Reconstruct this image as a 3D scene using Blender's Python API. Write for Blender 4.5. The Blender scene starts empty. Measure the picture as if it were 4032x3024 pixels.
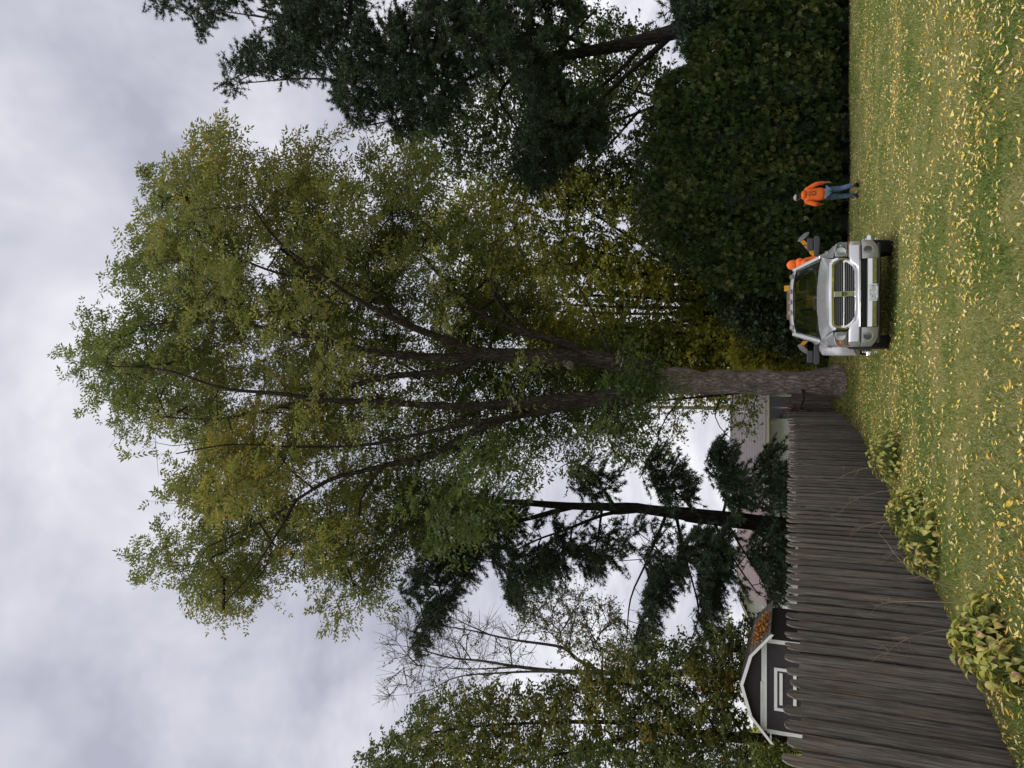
import bpy, math, random
import numpy as np
from mathutils import Vector, Matrix
from mathutils.bvhtree import BVHTree

SC = bpy.context.scene
COL = SC.collection
rng = np.random.default_rng(7)
random.seed(7)
PI = math.pi

# ------------------------------------------------------------------ camera
FPX, HOR, EYE = 2795.0, 3115.0, 1.83          # focal length in photo pixels, horizon column, eye height
PITCH = math.atan((HOR - 2016.0) / FPX)
SP, CP = math.sin(PITCH), math.cos(PITCH)
cam_d = bpy.data.cameras.new('camera')
cam_d.sensor_fit = 'HORIZONTAL'
cam_d.sensor_width = 36.0
cam_d.lens = FPX / 4032.0 * 36.0
cam_d.clip_start, cam_d.clip_end = 0.1, 2000.0
cam = bpy.data.objects.new('camera', cam_d)
COL.objects.link(cam)
Rv, Uv, Fv = Vector((1, 0, 0)), Vector((0, -SP, CP)), Vector((0, CP, SP))
m = Matrix.Identity(4)                          # the phone was held on its side: the picture's left is up
for i in range(3):
    m[i][0], m[i][1], m[i][2] = -Uv[i], Rv[i], -Fv[i]
m[0][3], m[1][3], m[2][3] = 0.0, 0.0, EYE
cam.matrix_world = m
SC.camera = cam

# ------------------------------------------------------------------ sky, sun, exposure
SUN_EL, SUN_ROT = math.radians(70), math.radians(215)   # soft sun behind the camera
w = bpy.data.worlds.new('World')
SC.world = w
w.use_nodes = True
nt = w.node_tree
nt.nodes.clear()
N = nt.nodes.new
L = nt.links.new
out = N('ShaderNodeOutputWorld')
sky = N('ShaderNodeTexSky')
sky.sky_type = 'NISHITA'
sky.sun_disc = False
sky.sun_elevation = SUN_EL
sky.sun_rotation = SUN_ROT
bg_sky = N('ShaderNodeBackground')
bg_sky.inputs[1].default_value = 0.1
L(sky.outputs[0], bg_sky.inputs[0])
tc = N('ShaderNodeTexCoord')
sep = N('ShaderNodeSeparateXYZ')
L(tc.outputs['Generated'], sep.inputs[0])
den = N('ShaderNodeMath'); den.operation = 'ADD'
absz = N('ShaderNodeMath'); absz.operation = 'ABSOLUTE'
L(sep.outputs[2], absz.inputs[0]); L(absz.outputs[0], den.inputs[0]); den.inputs[1].default_value = 0.35
comb = N('ShaderNodeCombineXYZ')
for k in range(2):
    dv = N('ShaderNodeMath'); dv.operation = 'DIVIDE'
    L(sep.outputs[k], dv.inputs[0]); L(den.outputs[0], dv.inputs[1]); L(dv.outputs[0], comb.inputs[k])
comb.inputs[2].default_value = 3.7
n1 = N('ShaderNodeTexNoise'); n1.inputs['Scale'].default_value = 1.7; n1.inputs['Detail'].default_value = 5
n1.inputs['Roughness'].default_value = 0.56; n1.inputs['Distortion'].default_value = 0.5
n2 = N('ShaderNodeTexNoise'); n2.inputs['Scale'].default_value = 4.6; n2.inputs['Detail'].default_value = 4
n2.inputs['Roughness'].default_value = 0.58; n2.inputs['Distortion'].default_value = 0.3
L(comb.outputs[0], n1.inputs['Vector']); L(comb.outputs[0], n2.inputs['Vector'])
mixn = N('ShaderNodeMath'); mixn.operation = 'MULTIPLY_ADD'
L(n2.outputs['Fac'], mixn.inputs[0]); mixn.inputs[1].default_value = 0.38
sc1 = N('ShaderNodeMath'); sc1.operation = 'MULTIPLY'; sc1.inputs[1].default_value = 0.62
L(n1.outputs['Fac'], sc1.inputs[0]); L(sc1.outputs[0], mixn.inputs[2])
ramp = N('ShaderNodeValToRGB')
e = ramp.color_ramp.elements
e[0].position, e[0].color = 0.36, (0.37, 0.373, 0.445, 1)
e[1].position, e[1].color = 0.64, (0.86, 0.85, 0.88, 1)
mid = e.new(0.50); mid.color = (0.585, 0.58, 0.64, 1)
L(mixn.outputs[0], ramp.inputs[0])
bg_cl = N('ShaderNodeBackground'); bg_cl.inputs[1].default_value = 1.0
L(ramp.outputs[0], bg_cl.inputs[0])
mx = N('ShaderNodeMixShader'); mx.inputs[0].default_value = 0.93
L(bg_sky.outputs[0], mx.inputs[1]); L(bg_cl.outputs[0], mx.inputs[2]); L(mx.outputs[0], out.inputs[0])

sun_d = bpy.data.lights.new('sun', 'SUN')
sun_d.energy = 1.5
sun_d.angle = math.radians(24)
sun_d.color = (1.0, 0.95, 0.86)
sun = bpy.data.objects.new('sun', sun_d)
COL.objects.link(sun)
sdir = Vector((math.sin(SUN_ROT) * math.cos(SUN_EL), math.cos(SUN_ROT) * math.cos(SUN_EL), math.sin(SUN_EL)))
sun.rotation_euler = sdir.to_track_quat('Z', 'Y').to_euler()
SC.view_settings.view_transform = 'Standard'
SC.view_settings.look = 'None'
SC.view_settings.exposure = 0.4
SC.view_settings.gamma = 1.0
SC.view_settings.use_curve_mapping = False
SC.render.engine = 'CYCLES'
SC.cycles.max_bounces = 8
SC.cycles.transparent_max_bounces = 12
SC.cycles.diffuse_bounces = 4
SC.cycles.transmission_bounces = 6

K = 4032.0 / 2212.0                              # the picture was measured on a 2212 px wide copy


def at(px, py, Y):
    """Point of the place seen at (px, py), at forward distance Y."""
    a = (1512.0 - py * K) / FPX
    b = (2016.0 - px * K) / FPX
    t = Y / (CP - b * SP)
    return np.array([a * t, Y, EYE + t * (SP + b * CP)])


def at_many(px, py, Y):
    a = (1512.0 - py * K) / FPX
    b = (2016.0 - px * K) / FPX
    t = Y / (CP - b * SP)
    return np.stack([a * t, Y + 0 * t, EYE + t * (SP + b * CP)], 1)


def ground_at(px, py):
    a = (1512.0 - py * K) / FPX
    b = (2016.0 - px * K) / FPX
    t = -EYE / (SP + b * CP)
    return np.array([a * t, t * (CP - b * SP), 0.0])


def gz(x, y):
    """Height of the ground: level, with a low mound of soil and litter round the big tree."""
    g = 0.7 * np.exp(-((x + 0.1) ** 2 / (2 * 2.0 ** 2) + (y - 25.6) ** 2 / (2 * 1.1 ** 2)))
    return g + 0.012 * np.sin(x * 1.7 + 0.4 * y) + 0.012 * np.sin(y * 1.3 - 0.6 * x)


def project(p):
    d = np.asarray(p, float) - np.array([0, 0, EYE])
    fwd = d[..., 1] * CP + d[..., 2] * SP
    up = -d[..., 1] * SP + d[..., 2] * CP
    return 2016 - up / fwd * FPX, 1512 - d[..., 0] / fwd * FPX, fwd


# ------------------------------------------------------------------ helpers
def tag(o, label=None, cat=None, group=None, kind=None):
    if label: o['label'] = label
    if cat: o['category'] = cat
    if group: o['group'] = group
    if kind: o['kind'] = kind
    return o


def empty(name, loc=(0, 0, 0), rz=0.0, label=None, cat=None, group=None):
    o = bpy.data.objects.new(name, None)
    o.empty_display_size = 0.2
    o.location = loc
    o.rotation_euler = (0, 0, rz)
    COL.objects.link(o)
    return tag(o, label, cat, group)


def link(name, me, mat=None, parent=None, loc=None):
    o = bpy.data.objects.new(name, me)
    COL.objects.link(o)
    if mat is not None and len(me.materials) == 0:
        me.materials.append(mat)
    if parent is not None: o.parent = parent
    if loc is not None: o.location = loc
    return o


def np_mesh(name, V, F, tone=None, smooth=False):
    """V (n,3); F (m,k) faces, or a list of such arrays; tone: one value per face."""
    V = np.asarray(V, np.float32).reshape(-1, 3)
    Fs = F if isinstance(F, list) else [F]
    Fs = [np.asarray(f, np.int32) for f in Fs if len(f)]
    me = bpy.data.meshes.new(name)
    me.vertices.add(len(V))
    me.vertices.foreach_set('co', V.ravel())
    nl = sum(f.size for f in Fs)
    npol = sum(len(f) for f in Fs)
    me.loops.add(nl)
    me.loops.foreach_set('vertex_index', np.concatenate([f.ravel() for f in Fs]))
    starts, s0 = [], 0
    for f in Fs:
        k = f.shape[1]
        starts.append(s0 + np.arange(len(f)) * k)
        s0 += f.size
    me.polygons.add(npol)
    me.polygons.foreach_set('loop_start', np.concatenate(starts).astype(np.int32))
    me.update(calc_edges=True)
    if smooth:
        me.polygons.foreach_set('use_smooth', np.ones(npol, bool))
    if tone is not None:
        at_ = me.attributes.new('tone', 'FLOAT', 'FACE')
        at_.data.foreach_set('value', np.asarray(tone, np.float32))
    return me


class MB:
    """Collects shapes into one mesh."""
    def __init__(self):
        self.v, self.f, self.m = [], [], []

    def add(self, vs, fs, mi=0):
        n = len(self.v)
        self.v += [tuple(p) for p in vs]
        self.f += [tuple(i + n for i in f) for f in fs]
        self.m += [mi] * len(fs)
        return self

    def box(self, x0, x1, y0, y1, z0, z1, mi=0, M=None):
        vs = [Vector((x, y, z)) for x in (x0, x1) for y in (y0, y1) for z in (z0, z1)]
        if M is not None: vs = [M @ v for v in vs]
        return self.add(vs, [(0, 1, 3, 2), (4, 6, 7, 5), (0, 4, 5, 1), (2, 3, 7, 6), (0, 2, 6, 4), (1, 5, 7, 3)], mi)

    def bar(self, a, b, w, h, mi=0, up=(0, 0, 1)):
        """A bar of section w x h from a to b."""
        a, b = Vector(a), Vector(b)
        d = (b - a).normalized()
        s = d.cross(Vector(up))
        if s.length < 1e-4: s = d.cross(Vector((1, 0, 0)))
        s.normalize(); u = s.cross(d)
        vs = [p + s * (w / 2 * i) + u * (h / 2 * j) for p in (a, b) for i in (-1, 1) for j in (-1, 1)]
        return self.add(vs, [(0, 1, 3, 2), (4, 6, 7, 5), (0, 4, 5, 1), (2, 3, 7, 6), (0, 2, 6, 4), (1, 5, 7, 3)], mi)

    def loft(self, secs, closed=True, cap=True, mi=0):
        n = len(secs[0])
        vs = [p for s in secs for p in s]
        fs = []
        for i in range(len(secs) - 1):
            for j in range(n if closed else n - 1):
                k = (j + 1) % n
                fs.append((i * n + j, i * n + k, (i + 1) * n + k, (i + 1) * n + j))
        if cap and closed:
            fs.append(tuple(range(n))[::-1])
            fs.append(tuple((len(secs) - 1) * n + j for j in range(n)))
        return self.add(vs, fs, mi)

    def cyl(self, a, b, r, n=16, r2=None, mi=0, cap=True):
        a, b = Vector(a), Vector(b)
        d = (b - a).normalized()
        s = d.orthogonal().normalized(); u = d.cross(s)
        r2 = r if r2 is None else r2
        ring = lambda p, q: [p + s * (q * math.cos(2 * PI * k / n)) + u * (q * math.sin(2 * PI * k / n)) for k in range(n)]
        return self.loft([ring(a, r), ring(b, r2)], True, cap, mi)

    def prism(self, poly, a0, a1, axis='y', mi=0):
        """Polygon of (u, v) pushed along an axis from a0 to a1."""
        if axis == 'y': g = lambda p, q: (p[0], q, p[1])
        elif axis == 'x': g = lambda p, q: (q, p[0], p[1])
        else: g = lambda p, q: (p[0], p[1], q)
        return self.loft([[g(p, a0) for p in poly], [g(p, a1) for p in poly]], True, True, mi)

    def mesh(self, name, smooth=False, bevel=0.0):
        me = bpy.data.meshes.new(name)
        me.from_pydata(self.v, [], self.f)
        if max(self.m, default=0) > 0: me.polygons.foreach_set('material_index', self.m)
        import bmesh
        bm = bmesh.new(); bm.from_mesh(me)
        bmesh.ops.remove_doubles(bm, verts=bm.verts, dist=1e-5)
        bmesh.ops.recalc_face_normals(bm, faces=bm.faces)
        if bevel > 0:
            ed = [e_ for e_ in bm.edges if len(e_.link_faces) == 2 and e_.calc_face_angle(0) > 0.5]
            bmesh.ops.bevel(bm, geom=ed, offset=bevel, segments=2, profile=0.6, affect='EDGES', clamp_overlap=True)
        bm.to_mesh(me); bm.free()
        if smooth:
            for p in me.polygons: p.use_smooth = True
            try:
                me.set_sharp_from_angle(angle=math.radians(38))
            except Exception:
                pass
        return me

    def build(self, name, mat, parent=None, smooth=False, bevel=0.0):
        me = self.mesh(name, smooth, bevel)
        for mm in (mat if isinstance(mat, (list, tuple)) else [mat]): me.materials.append(mm)
        return link(name, me, None, parent)


def smooth_path(pts, step=0.5):
    """Catmull-Rom through pts (rows may carry extra columns such as radius)."""
    P = np.asarray(pts, float)
    if len(P) < 3: 
        n = max(2, int(np.linalg.norm(P[-1, :3] - P[0, :3]) / step) + 1)
        return P[0] + (P[-1] - P[0]) * np.linspace(0, 1, n)[:, None]
    Q = np.vstack([2 * P[0] - P[1], P, 2 * P[-1] - P[-2]])
    res = []
    for i in range(1, len(Q) - 2):
        n = max(2, int(np.linalg.norm(Q[i + 1, :3] - Q[i, :3]) / step) + 1)
        t = np.linspace(0, 1, n, endpoint=False)[:, None]
        p0, p1, p2, p3 = Q[i - 1], Q[i], Q[i + 1], Q[i + 2]
        res.append(0.5 * (2 * p1 + (p2 - p0) * t + (2 * p0 - 5 * p1 + 4 * p2 - p3) * t ** 2 + (3 * p1 - p0 - 3 * p2 + p3) * t ** 3))
    res.append(P[-1:])
    return np.vstack(res)


def tube_arrays(path, rad, sides):
    """Rings of a tube along path; returns verts, quads."""
    P = np.asarray(path, float)
    r = np.asarray(rad, float)
    n = len(P)
    T = np.gradient(P, axis=0)
    T /= np.linalg.norm(T, axis=1)[:, None] + 1e-9
    ref = np.array([0.31, 0.83, 0.12])
    S = np.cross(T, ref); S /= np.linalg.norm(S, axis=1)[:, None] + 1e-9
    U = np.cross(T, S)
    a = 2 * PI * np.arange(sides) / sides
    V = P[:, None] + r[:, None, None] * (np.cos(a)[None, :, None] * S[:, None] + np.sin(a)[None, :, None] * U[:, None])
    i = np.arange(n - 1)[:, None] * sides
    j = np.arange(sides)[None]
    k = (j + 1) % sides
    F = np.stack([i + j, i + k, i + sides + k, i + sides + j], -1).reshape(-1, 4)
    return V.reshape(-1, 3), F


class Acc:
    def __init__(self):
        self.V, self.F, self.n = [], [], 0

    def add(self, V, F):
        self.V.append(np.asarray(V, np.float32)); self.F.append(np.asarray(F) + self.n); self.n += len(V)

    def mesh(self, name, smooth=True, tone=None):
        return np_mesh(name, np.vstack(self.V), np.vstack(self.F), tone, smooth)


# smooth value noise for positions
_tab = np.random.default_rng(3).random((64, 64, 64)).astype(np.float32)


def vnoise(P, scale):
    Q = np.asarray(P, float) * scale
    i = np.floor(Q).astype(int); f = Q - i
    f = f * f * (3 - 2 * f)
    r = 0
    for dx in (0, 1):
        for dy in (0, 1):
            for dz in (0, 1):
                wgt = (f[:, 0] if dx else 1 - f[:, 0]) * (f[:, 1] if dy else 1 - f[:, 1]) * (f[:, 2] if dz else 1 - f[:, 2])
                r = r + wgt * _tab[(i[:, 0] + dx) % 64, (i[:, 1] + dy) % 64, (i[:, 2] + dz) % 64]
    return r


def unit(v):
    return v / (np.linalg.norm(v, axis=-1, keepdims=True) + 1e-9)


# ------------------------------------------------------------------ materials
def new_mat(name):
    mt = bpy.data.materials.new(name)
    mt.use_nodes = True
    t = mt.node_tree
    t.nodes.clear()
    o = t.nodes.new('ShaderNodeOutputMaterial')
    return mt, t, o


def principled(name, color, rough=0.6, metal=0.0, spec=0.5, coat=0.0, noise=0.0, nscale=8.0, bump=0.0, bscale=40.0, stretch=(1, 1, 1), rand=0.0):
    mt, t, o = new_mat(name)
    b = t.nodes.new('ShaderNodeBsdfPrincipled')
    b.inputs['Base Color'].default_value = (*color, 1)
    b.inputs['Roughness'].default_value = rough
    b.inputs['Metallic'].default_value = metal
    b.inputs['Specular IOR Level'].default_value = spec
    b.inputs['Coat Weight'].default_value = coat
    b.inputs['Coat Roughness'].default_value = 0.05
    t.links.new(b.outputs[0], o.inputs[0])
    if noise or bump or rand:
        c = t.nodes.new('ShaderNodeTexCoord')
        mp = t.nodes.new('ShaderNodeMapping'); mp.inputs['Scale'].default_value = stretch
        t.links.new(c.outputs['Object'], mp.inputs[0])
    if noise:
        nn = t.nodes.new('ShaderNodeTexNoise'); nn.inputs['Scale'].default_value = nscale; nn.inputs['Detail'].default_value = 6
        nn.inputs['Roughness'].default_value = 0.65
        t.links.new(mp.outputs[0], nn.inputs['Vector'])
        r = t.nodes.new('ShaderNodeValToRGB')
        r.color_ramp.elements[0].position = 0.3; r.color_ramp.elements[1].position = 0.7
        r.color_ramp.elements[0].color = (*[c_ * (1 - noise) for c_ in color], 1)
        r.color_ramp.elements[1].color = (*[min(1, c_ * (1 + noise)) for c_ in color], 1)
        t.links.new(nn.outputs['Fac'], r.inputs[0]); t.links.new(r.outputs[0], b.inputs['Base Color'])
    if bump:
        nb = t.nodes.new('ShaderNodeTexNoise'); nb.inputs['Scale'].default_value = bscale; nb.inputs['Detail'].default_value = 5
        t.links.new(mp.outputs[0], nb.inputs['Vector'])
        bp = t.nodes.new('ShaderNodeBump'); bp.inputs['Strength'].default_value = bump; bp.inputs['Distance'].default_value = 0.02
        t.links.new(nb.outputs['Fac'], bp.inputs['Height']); t.links.new(bp.outputs[0], b.inputs['Normal'])
    return mt


def foliage(name, stops, trans=0.35, gloss=0.04):
    """Leaf colour follows each leaf's own tone, from stops (position, colour)."""
    mt, t, o = new_mat(name)
    a = t.nodes.new('ShaderNodeAttribute'); a.attribute_name = 'tone'
    r = t.nodes.new('ShaderNodeValToRGB')
    els = r.color_ramp.elements
    els[0].position, els[0].color = stops[0][0], (*stops[0][1], 1)
    els[1].position, els[1].color = stops[-1][0], (*stops[-1][1], 1)
    for p, c in stops[1:-1]:
        q = els.new(p); q.color = (*c, 1)
    t.links.new(a.outputs['Fac'], r.inputs[0])
    d = t.nodes.new('ShaderNodeBsdfDiffuse'); tr = t.nodes.new('ShaderNodeBsdfTranslucent')
    t.links.new(r.outputs[0], d.inputs[0]); t.links.new(r.outputs[0], tr.inputs[0])
    m1 = t.nodes.new('ShaderNodeMixShader'); m1.inputs[0].default_value = trans
    t.links.new(d.outputs[0], m1.inputs[1]); t.links.new(tr.outputs[0], m1.inputs[2])
    g = t.nodes.new('ShaderNodeBsdfGlossy'); g.inputs['Roughness'].default_value = 0.45
    m2 = t.nodes.new('ShaderNodeMixShader'); m2.inputs[0].default_value = gloss
    t.links.new(m1.outputs[0], m2.inputs[1]); t.links.new(g.outputs[0], m2.inputs[2])
    t.links.new(m2.outputs[0], o.inputs[0])
    return mt


def bark(name, c0, c1, scale=10.0, stretch=(1, 1, 0.16), bump=0.9):
    mt, t, o = new_mat(name)
    b = t.nodes.new('ShaderNodeBsdfPrincipled'); b.inputs['Roughness'].default_value = 0.95
    b.inputs['Specular IOR Level'].default_value = 0.15
    c = t.nodes.new('ShaderNodeTexCoord')
    mp = t.nodes.new('ShaderNodeMapping'); mp.inputs['Scale'].default_value = stretch
    t.links.new(c.outputs['Object'], mp.inputs[0])
    n0 = t.nodes.new('ShaderNodeTexNoise'); n0.inputs['Scale'].default_value = scale * 0.8; n0.inputs['Detail'].default_value = 3
    t.links.new(mp.outputs[0], n0.inputs['Vector'])
    add = t.nodes.new('ShaderNodeMixRGB'); add.blend_type = 'ADD'; add.inputs[0].default_value = 0.22
    t.links.new(mp.outputs[0], add.inputs[1]); t.links.new(n0.outputs['Color'], add.inputs[2])
    v = t.nodes.new('ShaderNodeTexVoronoi'); v.feature = 'DISTANCE_TO_EDGE'; v.inputs['Scale'].default_value = scale
    t.links.new(add.outputs[0], v.inputs['Vector'])
    r = t.nodes.new('ShaderNodeValToRGB'); r.color_ramp.elements[0].position = 0.0; r.color_ramp.elements[1].position = 0.35
    r.color_ramp.elements[0].color = (*c0, 1); r.color_ramp.elements[1].color = (*c1, 1)
    t.links.new(v.outputs['Distance'], r.inputs[0])
    n3 = t.nodes.new('ShaderNodeTexNoise'); n3.inputs['Scale'].default_value = 2.5; n3.inputs['Detail'].default_value = 5
    t.links.new(c.outputs['Object'], n3.inputs['Vector'])
    mu = t.nodes.new('ShaderNodeMixRGB'); mu.blend_type = 'MULTIPLY'; mu.inputs[0].default_value = 0.6
    rr = t.nodes.new('ShaderNodeValToRGB'); rr.color_ramp.elements[0].color = (.45, .42, .4, 1); rr.color_ramp.elements[1].color = (1.3, 1.25, 1.2, 1)
    rr.color_ramp.elements[0].position = .3; rr.color_ramp.elements[1].position = .7
    t.links.new(n3.outputs['Fac'], rr.inputs[0]); t.links.new(r.outputs[0], mu.inputs[1]); t.links.new(rr.outputs[0], mu.inputs[2])
    t.links.new(mu.outputs[0], b.inputs['Base Color'])
    bp = t.nodes.new('ShaderNodeBump'); bp.inputs['Strength'].default_value = bump; bp.inputs['Distance'].default_value = 0.05
    t.links.new(v.outputs['Distance'], bp.inputs['Height']); t.links.new(bp.outputs[0], b.inputs['Normal'])
    t.links.new(b.outputs[0], o.inputs[0])
    return mt


def old_wood(name, dark, light, warm):
    """Weathered fence board: grain along the board, each board a little different."""
    mt, t, o = new_mat(name)
    b = t.nodes.new('ShaderNodeBsdfPrincipled'); b.inputs['Roughness'].default_value = 0.9
    b.inputs['Specular IOR Level'].default_value = 0.2
    c = t.nodes.new('ShaderNodeTexCoord'); oi = t.nodes.new('ShaderNodeObjectInfo')
    sh = t.nodes.new('ShaderNodeVectorMath'); sh.operation = 'SCALE'
    cx = t.nodes.new('ShaderNodeCombineXYZ')
    t.links.new(oi.outputs['Random'], cx.inputs[0]); t.links.new(oi.outputs['Random'], cx.inputs[2])
    t.links.new(cx.outputs[0], sh.inputs[0]); sh.inputs['Scale'].default_value = 37.0
    ad = t.nodes.new('ShaderNodeVectorMath'); ad.operation = 'ADD'
    t.links.new(c.outputs['Object'], ad.inputs[0]); t.links.new(sh.outputs[0], ad.inputs[1])
    mp = t.nodes.new('ShaderNodeMapping'); mp.inputs['Scale'].default_value = (1, 1, 0.045)
    t.links.new(ad.outputs[0], mp.inputs[0])
    n0 = t.nodes.new('ShaderNodeTexNoise'); n0.inputs['Scale'].default_value = 60; n0.inputs['Detail'].default_value = 8; n0.inputs['Roughness'].default_value = 0.7
    n0.inputs['Distortion'].default_value = 0.4
    t.links.new(mp.outputs[0], n0.inputs['Vector'])
    r = t.nodes.new('ShaderNodeValToRGB')
    els = r.color_ramp.elements
    els[0].position, els[0].color = 0.3, (*dark, 1)
    els[1].position, els[1].color = 0.74, (*light, 1)
    q = els.new(0.5); q.color = (*[(x + y) * 0.42 for x, y in zip(dark, light)], 1)
    t.links.new(n0.outputs['Fac'], r.inputs[0])
    n4 = t.nodes.new('ShaderNodeTexNoise'); n4.inputs['Scale'].default_value = 1.6; n4.inputs['Detail'].default_value = 4
    t.links.new(ad.outputs[0], n4.inputs['Vector'])
    r4 = t.nodes.new('ShaderNodeValToRGB'); r4.color_ramp.elements[0].position = .42; r4.color_ramp.elements[1].position = .68
    t.links.new(n4.outputs['Fac'], r4.inputs[0])
    mw = t.nodes.new('ShaderNodeMixRGB'); mw.blend_type = 'MIX'
    wm = t.nodes.new('ShaderNodeMixRGB'); wm.blend_type = 'MULTIPLY'; wm.inputs[0].default_value = 1; wm.inputs[2].default_value = (*warm, 1)
    t.links.new(r.outputs[0], wm.inputs[1])
    t.links.new(r4.outputs[0], mw.inputs[0]); t.links.new(r.outputs[0], mw.inputs[1]); t.links.new(wm.outputs[0], mw.inputs[2])
    hv = t.nodes.new('ShaderNodeHueSaturation')
    ma = t.nodes.new('ShaderNodeMath'); ma.operation = 'MULTIPLY_ADD'; ma.inputs[1].default_value = 0.5; ma.inputs[2].default_value = 0.75
    t.links.new(oi.outputs['Random'], ma.inputs[0]); t.links.new(ma.outputs[0], hv.inputs['Value'])
    t.links.new(mw.outputs[0], hv.inputs['Color'])
    t.links.new(hv.outputs[0], b.inputs['Base Color'])
    bp = t.nodes.new('ShaderNodeBump'); bp.inputs['Strength'].default_value = 0.6; bp.inputs['Distance'].default_value = 0.01
    t.links.new(n0.outputs['Fac'], bp.inputs['Height']); t.links.new(bp.outputs[0], b.inputs['Normal'])
    t.links.new(b.outputs[0], o.inputs[0])
    return mt


def glass(name, tint=(0.75, 0.82, 0.8), boost=1.0):
    mt, t, o = new_mat(name)
    tr = t.nodes.new('ShaderNodeBsdfTransparent'); tr.inputs[0].default_value = (*tint, 1)
    g = t.nodes.new('ShaderNodeBsdfGlossy'); g.inputs['Roughness'].default_value = 0.02; g.inputs[0].default_value = (.86, .97, .95, 1)
    fr = t.nodes.new('ShaderNodeFresnel'); fr.inputs[0].default_value = 1.55
    mm = t.nodes.new('ShaderNodeMath'); mm.operation = 'MULTIPLY'; mm.inputs[1].default_value = boost; mm.use_clamp = True
    t.links.new(fr.outputs[0], mm.inputs[0])
    mx_ = t.nodes.new('ShaderNodeMixShader')
    t.links.new(mm.outputs[0], mx_.inputs[0]); t.links.new(tr.outputs[0], mx_.inputs[1]); t.links.new(g.outputs[0], mx_.inputs[2])
    t.links.new(mx_.outputs[0], o.inputs[0])
    return mt


M = {}
M['walnut'] = foliage('walnut_leaf', [(0, (.055, .10, .03)), (.35, (.135, .18, .05)), (.65, (.22, .24, .065)), (.88, (.38, .31, .07)), (1, (.55, .38, .07))], 0.48)
M['yellowing'] = foliage('yellowing_leaf', [(0, (.10, .15, .035)), (.4, (.25, .29, .05)), (.78, (.46, .41, .05)), (1, (.62, .36, .04))], 0.58)
M['greenleaf'] = foliage('green_leaf', [(0, (.04, .07, .02)), (.5, (.105, .145, .04)), (.85, (.22, .23, .05)), (1, (.45, .24, .04))], 0.42)
M['darkleaf'] = foliage('dark_leaf', [(0, (.018, .034, .012)), (.6, (.045, .075, .022)), (1, (.09, .12, .03))], 0.25, .05)
M['limeleaf'] = foliage('lime_leaf', [(0, (.2, .25, .03)), (.6, (.42, .46, .05)), (1, (.6, .38, .05))], 0.55)
M['pine'] = foliage('pine_needle', [(0, (.022, .04, .022)), (.6, (.062, .10, .05)), (.97, (.105, .15, .065)), (1, (.36, .17, .05))], 0.25, .05)
M['cedar'] = foliage('cedar_spray', [(0, (.010, .016, .008)), (.3, (.028, .05, .018)), (.7, (.07, .115, .035)), (1, (.15, .15, .045))], 0.2, .03)
M['hosta'] = foliage('hosta_leaf', [(0, (.14, .21, .04)), (.45, (.36, .38, .08)), (.75, (.58, .50, .12)), (.9, (.52, .38, .12)), (1, (.3, .17, .09))], 0.3, .05)
M['fallen'] = foliage('fallen_leaf', [(0, (.70, .44, .06)), (.35, (.82, .62, .14)), (.65, (.88, .73, .28)), (.88, (.86, .75, .50)), (.96, (.42, .22, .08)), (1, (.18, .10, .05))], 0.12, .02)
M['grass'] = foliage('grass_blade', [(0, (.115, .22, .05)), (.4, (.26, .32, .09)), (.7, (.40, .375, .16)), (1, (.62, .54, .32))], 0.3, .02)
M['litter'] = foliage('brown_litter', [(0, (.06, .035, .02)), (.6, (.18, .10, .045)), (1, (.42, .2, .06))], 0.1, .02)
M['roof_litter'] = foliage('orange_litter', [(0, (.2, .09, .03)), (.6, (.42, .19, .05)), (1, (.55, .3, .09))], 0.1, .02)
M['redleaf'] = foliage('red_leaf', [(0, (.1, .02, .02)), (1, (.3, .07, .05))], 0.3)
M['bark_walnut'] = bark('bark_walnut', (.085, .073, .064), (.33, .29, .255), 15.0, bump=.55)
M['bark_limb_shaded'] = bark('bark_limb_shaded', (.022, .019, .016), (.10, .085, .072), 13.0)  # walnut limbs and twigs: crown shade put into the colour, darker than the trunk
M['bark_dark'] = bark('bark_dark', (.02, .017, .015), (.075, .065, .058), 11.0)
M['bark_grey'] = bark('bark_grey', (.06, .055, .05), (.22, .2, .18), 14.0)
M['twig'] = principled('twig', (.05, .043, .036), .9, noise=.4)
M['fence'] = old_wood('old_fence_wood', (.024, .021, .019), (.35, .32, .29), (1.0, .89, .80))
M['fence_dark'] = old_wood('dark_fence_wood', (.025, .02, .018), (.09, .075, .07), (1, .9, .8))
M['shed_dark'] = principled('dark_plywood', (.035, .03, .034), .8, noise=.35, nscale=5, stretch=(6, 6, 1), bump=.2)
M['white_trim'] = principled('white_trim', (.74, .74, .76), .55, noise=.08, nscale=6)
M['shingle'] = principled('grey_shingle', (.17, .155, .165), .9, noise=.35, nscale=22, bump=.4)
M['shed_shingle'] = principled('old_shingle', (.10, .085, .08), .95, noise=.5, nscale=6, bump=.5)
M['pink_shingle'] = principled('pink_shingle', (.22, .175, .175), .9, noise=.2, nscale=20)
M['siding'] = principled('pale_siding', (.78, .79, .77), .6, noise=.06, nscale=3)
M['white_wall'] = principled('white_wall', (.72, .73, .75), .6, noise=.06, nscale=2)
M['gutter'] = principled('gutter_cream', (.62, .62, .52), .5)
M['frame_cream'] = principled('cream_frame', (.62, .64, .52), .5)
M['night_glass'] = principled('dark_window', (.012, .014, .02), .06, spec=.6)
M['blind'] = principled('blind_slat', (.06, .065, .08), .5)
M['pole'] = principled('pole_wood', (.25, .18, .15), .9, noise=.3)
M['silver'] = principled('silver_paint', (.58, .59, .61), .27, metal=.4, coat=.8, noise=.05, nscale=1.5)
M['silver_dull'] = principled('silver_lower_paint', (.40, .40, .40), .36, metal=.45, coat=.4)
M['chrome'] = principled('chrome', (.82, .83, .85), .07, metal=1.0)
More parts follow.
